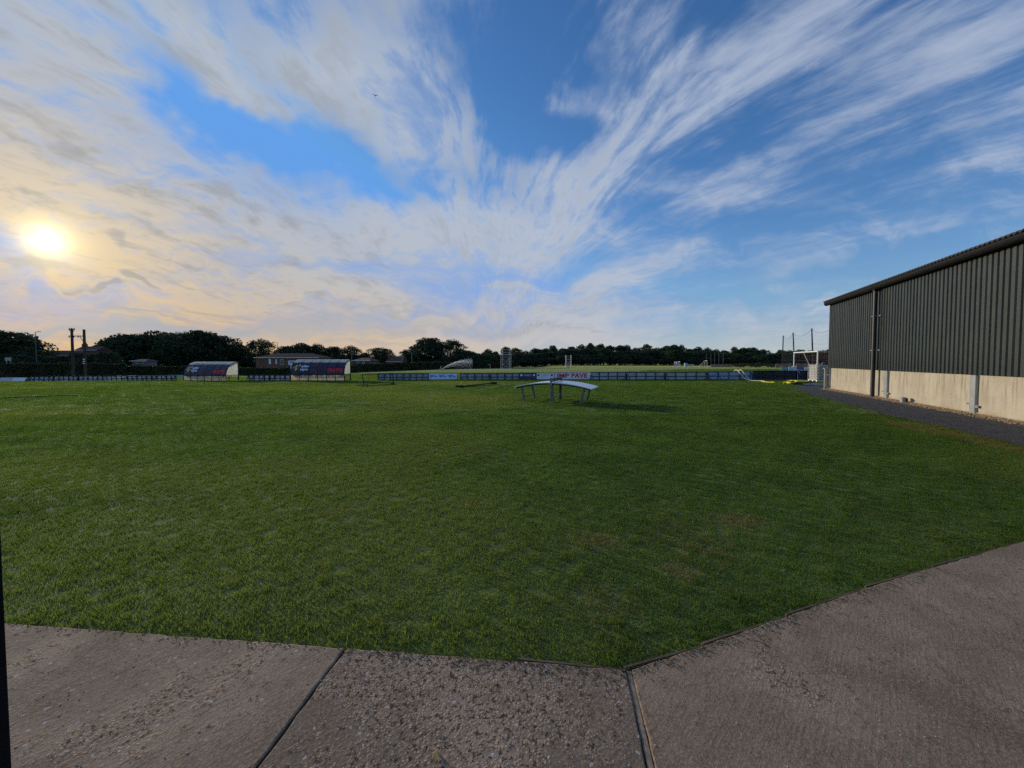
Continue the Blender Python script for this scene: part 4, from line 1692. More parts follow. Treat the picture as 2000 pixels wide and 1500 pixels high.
# ------------------------------------------------------------------ scaffold towers
def tower(x0, x1, yb, yt, plat, label, wide, lifts, ladder=False):
    p = at_ground((x0 + x1) / 2, yb)
    p1 = at_ground(x0, yb)
    W_ = abs(x1 - x0) / FPX * p.y
    Hh = (yb - yt) / FPX * p.y
    print('tower', p, W_, Hh)
    rzz = R(-14)
    Lx = W_ / (math.cos(rzz) + .25) if wide else W_ * .92
    Dy = Lx * (.8 if wide else 1.0)
    t = thing('scaffold_tower', label, 'tower', p, rzz)
    r = .036 if wide else .045
    mt = M['alu']
    cs = [(-Lx / 2, -Dy / 2), (Lx / 2, -Dy / 2), (Lx / 2, Dy / 2), (-Lx / 2, Dy / 2)]
    for x, y in cs:
        MB().tube([(x, y, 0), (x, y, Hh)], r, 6).build('upright', mt, t)
    zp = Hh * plat
    for s in (-1, 1):
        for z in np.arange(.4, zp, .9):
            MB().tube([(s * Lx / 2, -Dy / 2, z), (s * Lx / 2, Dy / 2, z)], r * .6, 5).build('rung', mt, t)
    for k in range(lifts):
        za, zb = .3 + (zp - .3) * k / lifts, .3 + (zp - .3) * (k + 1) / lifts
        for y in (-Dy / 2, Dy / 2):
            MB().tube([(-Lx / 2, y, za), (Lx / 2, y, zb)], r * .6, 5).build('brace', mt, t)
            MB().tube([(Lx / 2, y, za), (-Lx / 2, y, zb)], r * .6, 5).build('brace', mt, t)
            MB().tube([(-Lx / 2, y, za), (Lx / 2, y, za)], r * .7, 5).build('ledger', mt, t)
    MB().box(-Lx / 2 - .15, Lx / 2 + .15, -Dy / 2 - .05, Dy / 2 + .05, zp - .06, zp + .06).build('platform', mt, t)
    for z in (zp + (Hh - zp) * .4, zp + (Hh - zp) * .8):
        for y in (-Dy / 2, Dy / 2):
            MB().tube([(-Lx / 2, y, z), (Lx / 2, y, z)], r * .7, 5).build('guard_rail', mt, t)
        for x in (-Lx / 2, Lx / 2):
            MB().tube([(x, -Dy / 2, z), (x, Dy / 2, z)], r * .7, 5).build('guard_rail', mt, t)
    if ladder:
        lad = MB()
        for s in (-.22, .22):
            lad.tube([(s, 0, 0), (s, 0, zp)], .04, 5)
        for z in np.arange(.25, zp, .35):
            lad.box(-.22, .22, -.05, .05, z, z + .07)
        lad.build('ladder', M['steel_dark'], t)
    return t


M['alu'] = pm('dull_aluminium', (.50, .53, .56), .5, .1, 3, metal=.3)
tower(978, 998.5, 722.4, 681, .72, 'tall silver scaffold tower with cross bracing and guard rails', True, 3)
tower(1104.8, 1115.4, 719.2, 693.6, .66, 'slim silver scaffold tower with dark ladder inside, in front of the wood', False, 1, True)

# ------------------------------------------------------------------ tank, hoses, net poles
p = at_ground(1597.2, 745.8)
tk = thing('water_tank', 'white plastic water tank in a metal cage on a pallet', 'tank', p + Vector((0.02, .1, 0)), R(-6))
bevel(MB().box(.03, .70, .03, 1.0, .16, 1.26).build('bottle', M['ibc'], tk), .06, 3)
MB().tube([(.34, .5, 1.24), (.34, .5, 1.33)], .12, 12).build('lid', M['ibc'], tk)
MB().tube([(.5, .3, 1.25), (.52, .3, 1.38), (.62, .3, 1.44), (.70, .3, 1.44)], .025, 6).build('filler_pipe', M['galv'], tk)
pl_ = MB().box(0, .73, 0, 1.03, .10, .14)
for y in (0, .45, .9):
    pl_.box(0, .73, y, y + .12, 0, .10)
pl_.build('pallet', M['white'], tk)
for k in range(7):
    x = .73 * k / 6
    MB().bar((x, .0, .14), (x, .0, 1.27), .02).build('cage_bar', M['galv'], tk)
for k in range(6):
    z = .18 + 1.08 * k / 5
    MB().bar((0, -.012, z), (.73, -.012, z), .022).bar((-.012, 0, z), (-.012, 1.03, z), .022).build('cage_hoop', M['galv'], tk)
for k in range(7):
    y = 1.03 * k / 6
    MB().bar((0, y, .14), (0, y, 1.27), .02).build('cage_bar', M['galv'], tk)


def smooth_path(ps, n=6):
    out = []
    for i in range(len(ps) - 1):
        p0, p1, p2, p3 = ps[max(i - 1, 0)], ps[i], ps[i + 1], ps[min(i + 2, len(ps) - 1)]
        for k in range(n):
            t = k / n
            out.append(.5 * ((2 * p1) + (p2 - p0) * t + (2 * p0 - 5 * p1 + 4 * p2 - p3) * t * t + (3 * p1 - p0 - 3 * p2 + p3) * t ** 3))
    out.append(ps[-1])
    return out


Yb = at_ground(1445, 742.1).y
for k, (dx_, lab) in enumerate(((0, 'pale hose hanging over the blue hoarding, the one further from the yellow heap'), (8, 'pale hose hanging over the blue hoarding, the one nearer the yellow heap'))):
    g0 = at_ground(1463 + dx_ * .6, 742.9, .03)
    ps = [at_depth(1434 + dx_, 729, Yb + .55), at_depth(1435 + dx_, 723.6, Yb + .25), at_depth(1440 + dx_, 723.2, Yb - .05), at_depth(1446 + dx_, 730, Yb - .40), at_depth(1453 + dx_ * .9, 738, Yb - .55),
          g0, at_ground(1480 + dx_, 743.8, .03), at_ground(1490 + dx_ * .5, 744.2 + k * .4, .03)]
    o = MB().tube(smooth_path(ps), .032, 8).build('hose', M['hose_pale'], smooth=True)
    tag(o, lab, 'hose')
ps = [at_ground(x, y, .035) for x, y in ((1487, 744.2), (1491, 745.6), (1500, 746.2), (1507, 746.0), (1513, 747.0), (1506, 746.8), (1496, 746.3))]
tag(MB().tube(smooth_path(ps), .035, 8).build('hose', M['hose'], smooth=True), 'short yellow hose end lying on the grass after the pale hoses', 'hose')
hp = thing('hose_heap', 'heap of bright yellow hose loops lying by the bare soil', 'hose', at_ground(1545, 747))
base_ = hp.location.copy()
for k in range(7):
    ps = []
    for x, y in ((1531, 746.6), (1540, 745 - k * .5), (1548 + k, 743.6 - k * .25), (1560, 742.9 + k * .22), (1570 + k, 743.6 + k * .1), (1577 - k * 1.5, 744.3)):
        ps.append(at_ground(x + random.uniform(-1, 1), y + k * .25, .04 + .035 * (k % 4) * math.sin(math.pi * (x - 1531) / 46)) - base_)
    MB().tube(smooth_path(ps), .036, 7).build('hose_loop', M['hose'], hp, smooth=True)
for k in range(4):
    ps = []
    for x, y in ((1536, 747.6), (1541, 748.4), (1549, 748.2), (1553, 746), (1547, 744.8), (1540, 746)):
        ps.append(at_ground(x + k * .8, y - k * .3, .05 + .04 * k) - base_)
    ps.append(ps[0].copy())
    MB().tube(smooth_path(ps), .036, 7).build('hose_loop', M['hose'], hp, smooth=True)

tops = []
for k, (px_, yt, Y, lab) in enumerate(((1529.8, 656.5, 90, 'tall leaning net pole standing clear of the white goal'), (1549, 651, 80, 'tall dark net pole rising behind the far goal post'), (1585.5, 643, 70, 'tallest looking net pole, rising behind the near half of the goal'))):
    g_ = on_ground(px_ + (3 if k else -2), Y)
    tp_ = at_depth(px_, yt, Y)
    o = thing('net_pole', lab, 'pole', g_, 0, 'poles of the ball stop net')
    MB().tube([(0, 0, -.1), tp_ - g_], [.13, .10], 8).build('shaft', M['steel_dark'], o)
    MB().tube([tp_ - g_, tp_ - g_ + Vector((0, 0, .12))], .14, 8).build('cap', M['steel_dark'], o)
    tops.append(tp_)
tops.append(Vector((50.5, 60, tops[-1].z - .05)))
g4 = Vector((50.5, 60, gz(50.5, 60)))
o = thing('net_pole', 'net pole hidden behind the corner of the long shed', 'pole', g4, 0, 'poles of the ball stop net')
MB().tube([(0, 0, -.1), tops[-1] - g4], [.13, .10], 8).build('shaft', M['steel_dark'], o)
nt = thing('ball_stop_net', 'sagging ball stop net strung between the tall poles', 'net', (tops[0].x, tops[0].y, 0))
o0 = Vector((tops[0].x, tops[0].y, 0))
rp, nmb = MB(), MB()
for a, b in zip(tops[:-1], tops[1:]):
    prev_ = None
    L = (b - a).length
    for i in range(13):
        f = i / 12
        q = a.lerp(b, f) - o0
        q.z -= 1.1 * 4 * f * (1 - f) * .8
        foot = Vector((q.x, q.y, gz(q.x + o0.x, q.y + o0.y) + .1))
        nmb.bar(q, foot, .010)
        if prev_ is not None:
            rp.bar(prev_[0], q, .035)
            for j in range(1, 9):
                nmb.bar(prev_[0].lerp(prev_[1], j / 9), q.lerp(foot, j / 9), .010)
        prev_ = (q, foot)
rp.build('head_rope', M['rope'], nt)
nmb.build('mesh', M['rope'], nt)
for k, (px_, yt) in enumerate(((1380, 690), (1388.5, 689), (1396, 688), (1404, 686), (1412.5, 682))):
    g_ = on_ground(px_, 110 - 3 * k)
    tp_ = at_depth(px_, yt, 110 - 3 * k)
    o = MB().tube([(0, 0, -.1), tp_ - g_], .03, 6).build('training_pole', M['leg_grey'], loc=g_)
    tag(o, 'thin grey pole standing in front of the wood beside the brown netted goal', 'pole', 'thin poles before the wood')

# ------------------------------------------------------------------ sprinkler and its jet
sp0 = at_ground(861, 724)
sk = thing('sprinkler', 'small rain gun sprinkler standing on the far grass', 'sprinkler', sp0)
for a in (0, 2.1, 4.2):
    MB().tube([(math.cos(a) * .4, math.sin(a) * .4, 0), (0, 0, .7)], .03, 5).build('leg', M['galv'], sk)
MB().tube([(0, 0, .6), (0, 0, .9), (.3, .0, 1.1)], .05, 6).build('nozzle', M['galv'], sk)
sa, sb_, sc_ = at_depth(862, 722, sp0.y), at_depth(888, 707, sp0.y), at_depth(916, 708, sp0.y)
mb = MB()
Lx = sc_.x - sa.x
z0, zt = sa.z, sb_.z + .15
for i in range(15000):
    f = random.random() ** 1.25
    x = sa.x + Lx * f * 1.12
    h = z0 + (zt - z0) * (1 - (1 - f / .78) ** 2)
    sg = .02 + .16 * f + (.42 * max(0, f - .55))
    z = h + random.gauss(0, sg) - (abs(random.gauss(0, 1.5)) * (f ** 1.5) if random.random() < .32 else 0)
    y = sp0.y + random.gauss(0, .12 + .7 * f)
    if z < gz(x, y) + .03:
        continue
    s = random.uniform(.012, .028) * (1.2 - .35 * f)
    a = random.uniform(0, 6)
    mb.add([(x, y, z + s), (x + s * math.cos(a), y + s * math.sin(a), z - s * .5), (x + s * math.cos(a + 2.1), y + s * math.sin(a + 2.1), z - s * .5), (x + s * math.cos(a + 4.2), y + s * math.sin(a + 4.2), z - s * .5)],
           [(0, 1, 2), (0, 2, 3), (0, 3, 1), (1, 3, 2)])
tag(mb.build('water_spray', pm('water_drops', (.80, .83, .86), .4, .05, 2, trans=.6)), 'white arc of water thrown by the sprinkler over the far grass', 'spray', kind='stuff')

# ------------------------------------------------------------------ trees
def leaf_mat(name, a, b, tr=.35):
    m = bpy.data.materials.new(name)
    m.use_nodes = True
    T = NT(m.node_tree)
    bs = T.n['Principled BSDF']
    geo = T.add('ShaderNodeNewGeometry')
    oi = T.add('ShaderNodeObjectInfo')
    n1 = T.noise(T.vm('ADD', geo.outputs['Position'], oi.outputs['Location']), .55, 3, .6, dim='3D')
    c = T.mix(T.smooth(n1, .3, .7), a, b)
    c = T.mix(T.m('MULTIPLY', oi.outputs['Random'], .35), c, tuple(q * .55 for q in a))
    T.plug(bs.inputs['Base Color'], c)
    bs.inputs['Roughness'].default_value = .6
    bs.inputs['Specular IOR Level'].default_value = .04
    t_ = T.add('ShaderNodeBsdfTranslucent')
    T.plug(t_.inputs[0], c)
    ms = T.add('ShaderNodeMixShader')
    ms.inputs[0].default_value = tr
    T.l.new(bs.outputs[0], ms.inputs[1])
    T.l.new(t_.outputs[0], ms.inputs[2])
    T.l.new(ms.outputs[0], T.n['Material Output'].inputs[0])
    return m


M['leaf'] = leaf_mat('broad_leaves', (.034, .058, .028), (.072, .100, .046), .16)
M['leaf_b'] = leaf_mat('blue_green_leaves', (.028, .050, .032), (.058, .088, .050), .16)
M['leaf_hedge'] = leaf_mat('hedge_leaves', (.034, .044, .022), (.066, .076, .036), .15)
M['leaf_bush'] = leaf_mat('bush_leaves', (.036, .060, .018), (.080, .105, .034), .25)
M['bark'] = pm('bark', (.060, .045, .035), .9, .3, 5)
nrng = np.random.default_rng(11)


def leaf_cloud(blobs, n, size, shell=.45):
    """leaf quads spread through ellipsoids; blobs = (cx,cy,cz,rx,ry,rz)"""
    B = np.array(blobs)
    wts = (B[:, 3] * B[:, 4] + B[:, 4] * B[:, 5] + B[:, 3] * B[:, 5])
    idx = nrng.choice(len(B), n, p=wts / wts.sum())
    d = nrng.normal(size=(n, 3))
    d /= np.linalg.norm(d, axis=1)[:, None]
    d[:, 2] = np.where((d[:, 2] < -.5) & (nrng.random(n) < .5), -d[:, 2], d[:, 2])
    rr = 1 - nrng.random(n) ** 1.6 * shell
    bump = 1 + .10 * np.sin(d[:, 0] * 7 + idx * 1.3) * np.cos(d[:, 2] * 6 + idx) + nrng.normal(0, .045, n)
    c = B[idx, :3] + d * B[idx, 3:] * (rr * bump)[:, None]
    s = size * nrng.uniform(.6, 1.4, n)
    e1 = nrng.normal(size=(n, 3))
    e1 /= np.linalg.norm(e1, axis=1)[:, None]
    e2 = np.cross(e1, nrng.normal(size=(n, 3)))
    e2 /= np.linalg.norm(e2, axis=1)[:, None]
    a = e1 * s[:, None]
    b = e2 * (s * .62)[:, None]
    V = np.stack([c - a, c - b * .9 + a * .1, c + a, c + b * .9 + a * .15], 1).reshape(-1, 3)
    return V


def quads_mesh(V, name, mat):
    n = len(V) // 4
    me = bpy.data.meshes.new(name)
    me.vertices.add(len(V))
    me.vertices.foreach_set('co', V.astype(np.float32).ravel())
    me.loops.add(4 * n)
    me.loops.foreach_set('vertex_index', np.arange(4 * n, dtype=np.int32))
    me.polygons.add(n)
    me.polygons.foreach_set('loop_start', np.arange(0, 4 * n, 4, dtype=np.int32))
    me.update()
    me.validate()
    me.materials.append(mat)
    return me


def tree_kind(width, nblob, n, size, mat, loose=1.0, low=.16):
    """unit-height tree: crown and trunk meshes; width = crown width / height"""
    bl = []
    w = width / 2
    bl.append((0, 0, .52, w * .78, w * .78, .40))
    for i in range(nblob):
        a = random.uniform(0, 6.283)
        q = random.random() ** .6
        z = random.uniform(low, .86)
        lim = w * math.sqrt(max(.3 if z < .5 else .08, 1 - ((z - .48) / .50) ** 2))
        r = random.uniform(.07, .19) * (1 if loose == 1 else .8)
        rad = max(0, lim - r * .7) * (.35 + .65 * q)
        bl.append((math.cos(a) * rad, math.sin(a) * rad, min(z, .98 - r * .8), r * 1.15, r * 1.15, r * .85))
    bl.append((random.uniform(-.06, .06) * width, 0, .86, w * .42, w * .42, .13))
    V = leaf_cloud(bl, n, size, .5 if loose == 1 else .75)
    crown = quads_mesh(V, 'crown', mat)
    mb = MB()
    mb.tube([(0, 0, -.02), (.005, 0, .2), (.0, .01, .42), (.01, 0, .7)], [.03, .022, .017, .006], 7)
    for i in range(7):
        a = i * .9 + random.uniform(-.2, .2)
        z = .22 + .05 * i
        l_ = w * random.uniform(.5, .85)
        mb.tube([(0, 0, z), (math.cos(a) * l_ * .5, math.sin(a) * l_ * .5, z + .12), (math.cos(a) * l_, math.sin(a) * l_, z + .2)], [.011, .007, .003], 5)
    trunk = mb.mesh('trunk')
    trunk.materials.append(M['bark'])
    return crown, trunk


KINDS = [tree_kind(.85, 34, 9000, .024, M['leaf']), tree_kind(1.0, 40, 9500, .024, M['leaf_b']), tree_kind(.72, 32, 8000, .024, M['leaf']),
         tree_kind(1.15, 44, 12000, .019, M['leaf']), tree_kind(.9, 34, 6500, .019, M['leaf_b'], 1.5), tree_kind(.62, 28, 7000, .024, M['leaf_b'])]
SHRUB = tree_kind(1.3, 40, 7000, .026, M['leaf_b'], 1.0, .04)
KINDS.append(SHRUB)


def tree(px_, yt, Y, k, label, group=None, wpx=None, name='broadleaf_tree'):
    g_ = on_ground(px_, Y)
    h = at_depth(px_, yt, Y).z - g_.z
    t = thing(name, label, 'tree', g_, random.uniform(0, 6.28), group)
    sx = h
    if wpx:
        nat = (.85, 1.0, .72, 1.15, .9, .62, 1.3)[k] * h
        sx = h * (wpx / FPX * Y) / nat
    for me, nm in zip(KINDS[k], ('crown', 'trunk')):
        o = mobj(nm, me, t, scale=(sx, sx, h))
    return t


# left-hand trees beyond the hedge
T_ = [
    (-22, 640, 92, 0, 130, 'dark tree by the street lamp, the one cut by the frame'), (35, 648, 100, 1, 95, 'dark spreading tree right beside the street lamp at the hedge end'),
    (222, 664, 125, 3, 75, 'low tree at the end of the tall tree group next to the chimneys'), (258, 651, 130, 1, 105, 'broad tree second from the chimneys in the tall tree group'),
    (308, 645, 135, 0, 100, 'tall domed tree highest of the group behind the hoarding row'), (352, 648, 130, 3, 90, 'broad tree directly behind the left end of the smaller dugout'),
    (392, 645, 128, 1, 105, 'broad domed tree rising behind the smaller dugout'), (432, 654, 132, 4, 90, 'loose tree with sky gaps behind the right end of the smaller dugout'),
    (462, 668, 140, 2, 55, 'small tree filling the dip between the big group and the round tree'),
    (511, 661, 135, 4, 70, 'round topped tree standing alone left of the street lamp, above the bungalow'), (560, 675, 150, 1, 50, 'low tree right of the street lamp above the bungalow roof'),
    (590, 669, 150, 0, 60, 'rounded tree above the left half of the larger dugout'), (622, 671, 150, 2, 50, 'rounded tree above the middle of the larger dugout'),
    (651, 676, 152, 1, 45, 'low tree above the red lettering of the larger dugout'), (684, 674, 145, 4, 55, 'tree with small sky gaps behind the open end of the larger dugout'),
    (741, 678, 140, 3, 64, 'compact wide tree standing alone between the larger dugout and the roof gable'), (712, 688, 150, 2, 36, 'small tree tucked between the larger dugout and the compact wide tree'),
    (797, 682, 150, 2, 48, 'smaller tree at the left foot of the tall clump behind the water jet'), (836, 659, 160, 1, 78, 'tall dense tree behind the water jet'),
    (880, 662, 158, 4, 80, 'tall loose crowned tree with many gaps behind the water jet'), (912, 684, 165, 0, 55, 'low tree right of the loose crowned tree'),
    (938, 690, 168, 3, 50, 'low wide tree between the water jet and the scaffold tower'),
]
for (a, yt, Y, k, wp, lab) in T_:
    tree(a, yt, Y, k, lab, None, wp)
# the wood behind the towers: trees one can tell apart by their crowns
PROF = [(955, 689), (980, 678), (1010, 680), (1040, 680), (1080, 676), (1110, 672.5), (1135, 672), (1155, 668.5), (1175, 673), (1200, 674), (1230, 673), (1258, 672), (1285, 680), (1318, 673), (1352, 675), (1380, 678.5),
        (1405, 684), (1424, 675), (1445, 680), (1470, 678), (1498, 685), (1530, 677), (1560, 678), (1590, 680), (1620, 681), (1660, 680), (1700, 682)]


def skyl(x):
    for (a, ya), (b, yb) in zip(PROF[:-1], PROF[1:]):
        if a <= x <= b:
            return ya + (yb - ya) * (x - a) / (b - a)
    return 682


random.seed(21)
WL = {0: 'dark broadleaf tree in the front row of the long wood', 1: 'dark tree in the second row of the long wood, its crown above the front row', 2: 'low dark sapling at the edge of the long wood'}
x = 952.0
while x < 1690:
    tree(x, skyl(x) + random.choice((-2, -1, 0, 2, 4, 6)), 250 + random.uniform(-12, 12) - max(0, 1010 - x) * 1.0, random.choice((0, 1, 4, 2, 5, 5)), WL[1], 'trees of the second row of the wood', random.uniform(22, 38))
    x += random.uniform(14, 21)
x = 950.0
while x < 1640:
    tree(x, skyl(x) + random.uniform(5, 12), 228 + random.uniform(-8, 8) - max(0, 1010 - x) * 1.0, random.choice((0, 1, 3, 3, 2)), WL[0], 'trees of the front row of the wood', random.uniform(36, 50))
    x += random.uniform(17, 24)
x = 948.0
while x < 1640:
    tree(x, skyl(x) + random.uniform(18, 25), 216 + random.uniform(-5, 5) - max(0, 1010 - x) * 1.0, 6, WL[2], 'saplings at the edge of the wood', random.uniform(34, 46), 'sapling')
    x += random.uniform(19, 26)
for k, px_ in enumerate((-25, 8, 42, 76, 104, 132, 158, 186, 212)):
    tree(px_, (694, 690, 692, 693, 696, 694, 688, 690, 686)[k], 88, 6, 'dark shrub growing just over the tall hedge below the roofs', 'shrubs over the tall hedge', 46, 'understorey_shrub')
# low understorey closing the gaps below the left crowns
for k in range(44):
    px_ = 195 + k * 17 + random.uniform(-5, 5)
    if px_ > 945:
        break
    tree(px_, random.uniform(690, 698) if not 765 < px_ < 785 else 702, 150 + random.uniform(-5, 15), 6, 'low dark shrubby tree in the understorey beneath the taller trees', 'understorey shrubs', 44, 'understorey_shrub')


# ------------------------------------------------------------------ hedges
def hedge(pxs, label, name='hedge', mat='leaf_hedge', dens=420, size=.055):
    """pxs: (px, depth, height)"""
    P = [(on_ground(x, Y), h) for x, Y, h in pxs]
    o0 = P[0][0]
    t = thing(name, label, 'hedge', o0)
    core = MB()
    Vs = []
    for (a, ha), (b, hb) in zip(P[:-1], P[1:]):
        L = (b - a).length
        d = (b - a).normalized()
        s = Vector((-d.y, d.x, 0)).normalized()
        n = max(2, int(L / 2))
        for i in range(n):
            f0, f1 = i / n, (i + 1) / n
            p, q = a.lerp(b, f0) - o0, a.lerp(b, f1) - o0
            h0, h1 = ha + (hb - ha) * f0, ha + (hb - ha) * f1
            w_ = .50
            core.add([p - s * w_, p + s * w_, p + s * w_ * .8 + Vector((0, 0, h0 * .9)), p - s * w_ * .8 + Vector((0, 0, h0 * .9)),
                      q - s * w_, q + s * w_, q + s * w_ * .8 + Vector((0, 0, h1 * .9)), q - s * w_ * .8 + Vector((0, 0, h1 * .9))],
                     [(0, 1, 2, 3), (7, 6, 5, 4), (0, 4, 5, 1), (1, 5, 6, 2), (2, 6, 7, 3), (3, 7, 4, 0)])
        m = int(L * dens)
        f = nrng.random(m)
        h = ha + (hb - ha) * f
        base = np.array(a - o0)[None] + np.array(b - a)[None] * f[:, None]
        u = nrng.random(m)
        top = u > .68
        wob = .12 * np.sin(f * L * 1.7) + .10 * np.sin(f * L * .61 + 1) + .06 * np.sin(f * L * 4.1)
        side = np.where(nrng.random(m) < .8, -1, 1)
        off = np.where(top, nrng.uniform(-.6, .6, m), side * (.52 + np.abs(nrng.normal(0, .06, m))))
        zz = np.where(top, h * (.93 + nrng.normal(0, .04, m)) + wob * .6, nrng.random(m) ** .9 * h * .98)
        c = base + np.array(s)[None] * (off + wob * .3)[:, None]
        c[:, 2] += zz
        sz = size * nrng.uniform(.6, 1.6, m)
        e1 = nrng.normal(size=(m, 3))
        e1 /= np.linalg.norm(e1, axis=1)[:, None]
        e2 = np.cross(e1, nrng.normal(size=(m, 3)))
        e2 /= np.linalg.norm(e2, axis=1)[:, None]
        A, Bq = e1 * sz[:, None], e2 * (sz * .6)[:, None]
        Vs.append(np.stack([c - A, c - Bq, c + A, c + Bq], 1).reshape(-1, 3))
    core.build('hedge_core', M[mat], t)
    mobj('foliage', quads_mesh(np.concatenate(Vs), 'foliage', M[mat]), t)
    return t


hedge([(-40, 60, 2.35), (120, 66, 2.35), (245, 74, 2.3)], 'tall dark hedge running behind the long hoarding row', dens=300, size=.11)
hedge([(246, 74.5, 1.9), (350, 78, 1.75), (470, 80, 1.55)], 'lower brownish hedge behind the smaller dugout', dens=260, size=.11)
hedge([(466, 72, 1.45), (566, 76, 1.5), (700, 84, 1.6)], 'low clipped hedge in front of the brick bungalow', dens=260, size=.10)
hedge([(690, 92, 2.0), (742, 98, 2.1), (772, 104, 1.9)], 'scruffy hedge below the compact wide tree', dens=260, size=.13)
hedge([(770, 104, 2.2), (850, 122, 2.4), (950, 140, 2.3)], 'long clipped hedge behind the water jet', dens=240, size=.15)
hedge([(945, 140, 2.2), (1000, 185, 2.6)], 'dark far hedge running towards the wood behind the scaffold tower', dens=220, size=.17)


# bushes by the goal
def bush(px_, Y, yt, wpx, label, group):
    g_ = on_ground(px_, Y)
    h = max(.6, at_depth(px_, yt, Y).z - g_.z)
    w_ = wpx / FPX * Y
    t = thing('bramble_bush', label, 'bush', g_, random.uniform(0, 6), group)
    o = mobj('foliage', BUSH, t, scale=(w_, w_, h))
    mobj('stem', BSTEM, t, scale=(w_, w_, h))
    return t


bl = [(random.uniform(-.35, .35), random.uniform(-.35, .35), random.uniform(.2, .6), .2, .2, random.uniform(.2, .38)) for _ in range(14)]
BUSH = quads_mesh(leaf_cloud(bl, 2600, .022, .8), 'foliage', M['leaf_bush'])
bs_ = MB()
for i in range(8):
    a = i * .8
    bs_.tube([(0, 0, -.02), (math.cos(a) * .2, math.sin(a) * .2, .5), (math.cos(a) * .32, math.sin(a) * .32, .85)], [.02, .012, .005], 5)
BSTEM = bs_.mesh('stem')
BSTEM.materials.append(M['bark'])
for k, (a, yt, w_) in enumerate(((1438, 709, 20), (1452, 707, 22), (1468, 708, 22), (1484, 706.5, 22), (1500, 708, 24), (1516, 709, 20), (1446, 712, 22), (1476, 712.5, 26), (1508, 713, 24))):
    bush(a, 100 if k < 6 else 92, yt, w_, 'green bramble bush growing on the rough bank left of the white goal', 'brambles on the bank')


# low pale fence boards at the edge of the field
def fence_run(x0, x1, Y, h, n, label):
    pa, pb = on_ground(x0, Y), on_ground(x1, Y)
    rz, L = frame_of(pa, pb)
    t = thing('board_fence', label, 'fence', pa, rz)
    mt = M['fence']
    for i in range(n):
        a, b = L * i / n, L * (i + 1) / n
        MB().box(a + .02, b - .02, random.uniform(0, .05), .10, .03, h * random.uniform(.88, 1.05)).build('board', mt, t)
    MB().box(0, L, .105, .16, h * .6, h * .7).build('rail', mt, t)
    return t


M['fence'] = pm('straw_coloured_boards', (.24, .18, .12), .9, .4, 1.5)
fence_run(1389, 1431, 108, .85, 14, 'low straw coloured board fence right of the brown netted goal')
fence_run(1515, 1546, 84, .95, 11, 'low straw coloured board fence below the leaning net pole')
fence_run(1556, 1600, 76, .95, 14, 'low straw coloured board fence seen through the white goal')


# ------------------------------------------------------------------ houses
M['render_grey'] = pm('grey_render', (.16, .16, .155), .8, .2, 2)
M['lamp_grey'] = pm('dull_lamp_steel', (.10, .11, .115), .6, .2, 4)


def house(x0, x1, Y, yw, yr, label, wins=(), wall='brick', roofm='roof_tile', dep=7.0, chim=(), gable=False, name='bungalow'):
    pa, pb = on_ground(x0, Y), on_ground(x1, Y)
    L = (pb - pa).length
    zb = min(pa.z, pb.z)
    hw = at_depth((x0 + x1) / 2, yw, Y).z - zb
    hr = at_depth((x0 + x1) / 2, yr, Y + dep / 2).z - zb
    t = thing(name, label, 'house', (pa.x, pa.y, zb))
    MB().box(0, L, 0, dep, -.3, hw).build('wall', M[wall], t)
    r = MB()
    o_ = .35
    r.v = [(-o_, -o_, hw + .01), (L + o_, -o_, hw + .01), (L + o_, dep + o_, hw + .01), (-o_, dep + o_, hw + .01)]
    ins = 0 if gable else min(L * .25, dep / 2)
    r.v += [(ins - (o_ if gable else 0), dep / 2, hr), (L - ins + (o_ if gable else 0), dep / 2, hr)]
    r.f = [(0, 1, 5, 4), (2, 3, 4, 5), (1, 2, 5), (3, 0, 4), (3, 2, 1, 0)]
    rf = r.build('roof', M[roofm], t)
    MB().box(-o_, L + o_, -o_ - .06, -o_ + .002, hw - .06, hw + .07).build('fascia', M['white'], rf)
    for cx_f, ch, pots in chim:
        c_ = MB().box(L * cx_f - .55, L * cx_f + .55, dep / 2 - .35, dep / 2 + .35, hr - .8, hr + ch).build('chimney', M['brick'], rf)
        pt = MB()
        for q in range(pots):
            xx = L * cx_f + (q - (pots - 1) / 2) * .42
            pt.tube([(xx, dep / 2, hr + ch), (xx, dep / 2, hr + ch + .45)], .13, 7)
        me = pt.mesh('chimney_pots')
        me.materials.append(M['brick'])
        mobj('chimney_pot', me, rf)
    for (xa, xb, ya, yb, kind) in wins:
        ax, bx_ = (xa - x0) / (x1 - x0) * L, (xb - x0) / (x1 - x0) * L
        z1, z0 = at_depth(xa, ya, Y).z - zb, at_depth(xa, yb, Y).z - zb
        f = MB().box(ax, bx_, -.05, -.002, z0, z1).build('window', M['white'], t)
        nn = 2 if (bx_ - ax) > .8 else 1
        for q in range(nn):
            u0 = ax + .07 + (bx_ - ax - .07) * q / nn
            u1 = ax + (bx_ - ax - .07) * (q + 1) / nn
            if kind == 'glass':
                MB().box(u0, u1, -.065, -.052, z0 + .08, z1 - .08).build('pane', M['glass'], f)
    return t


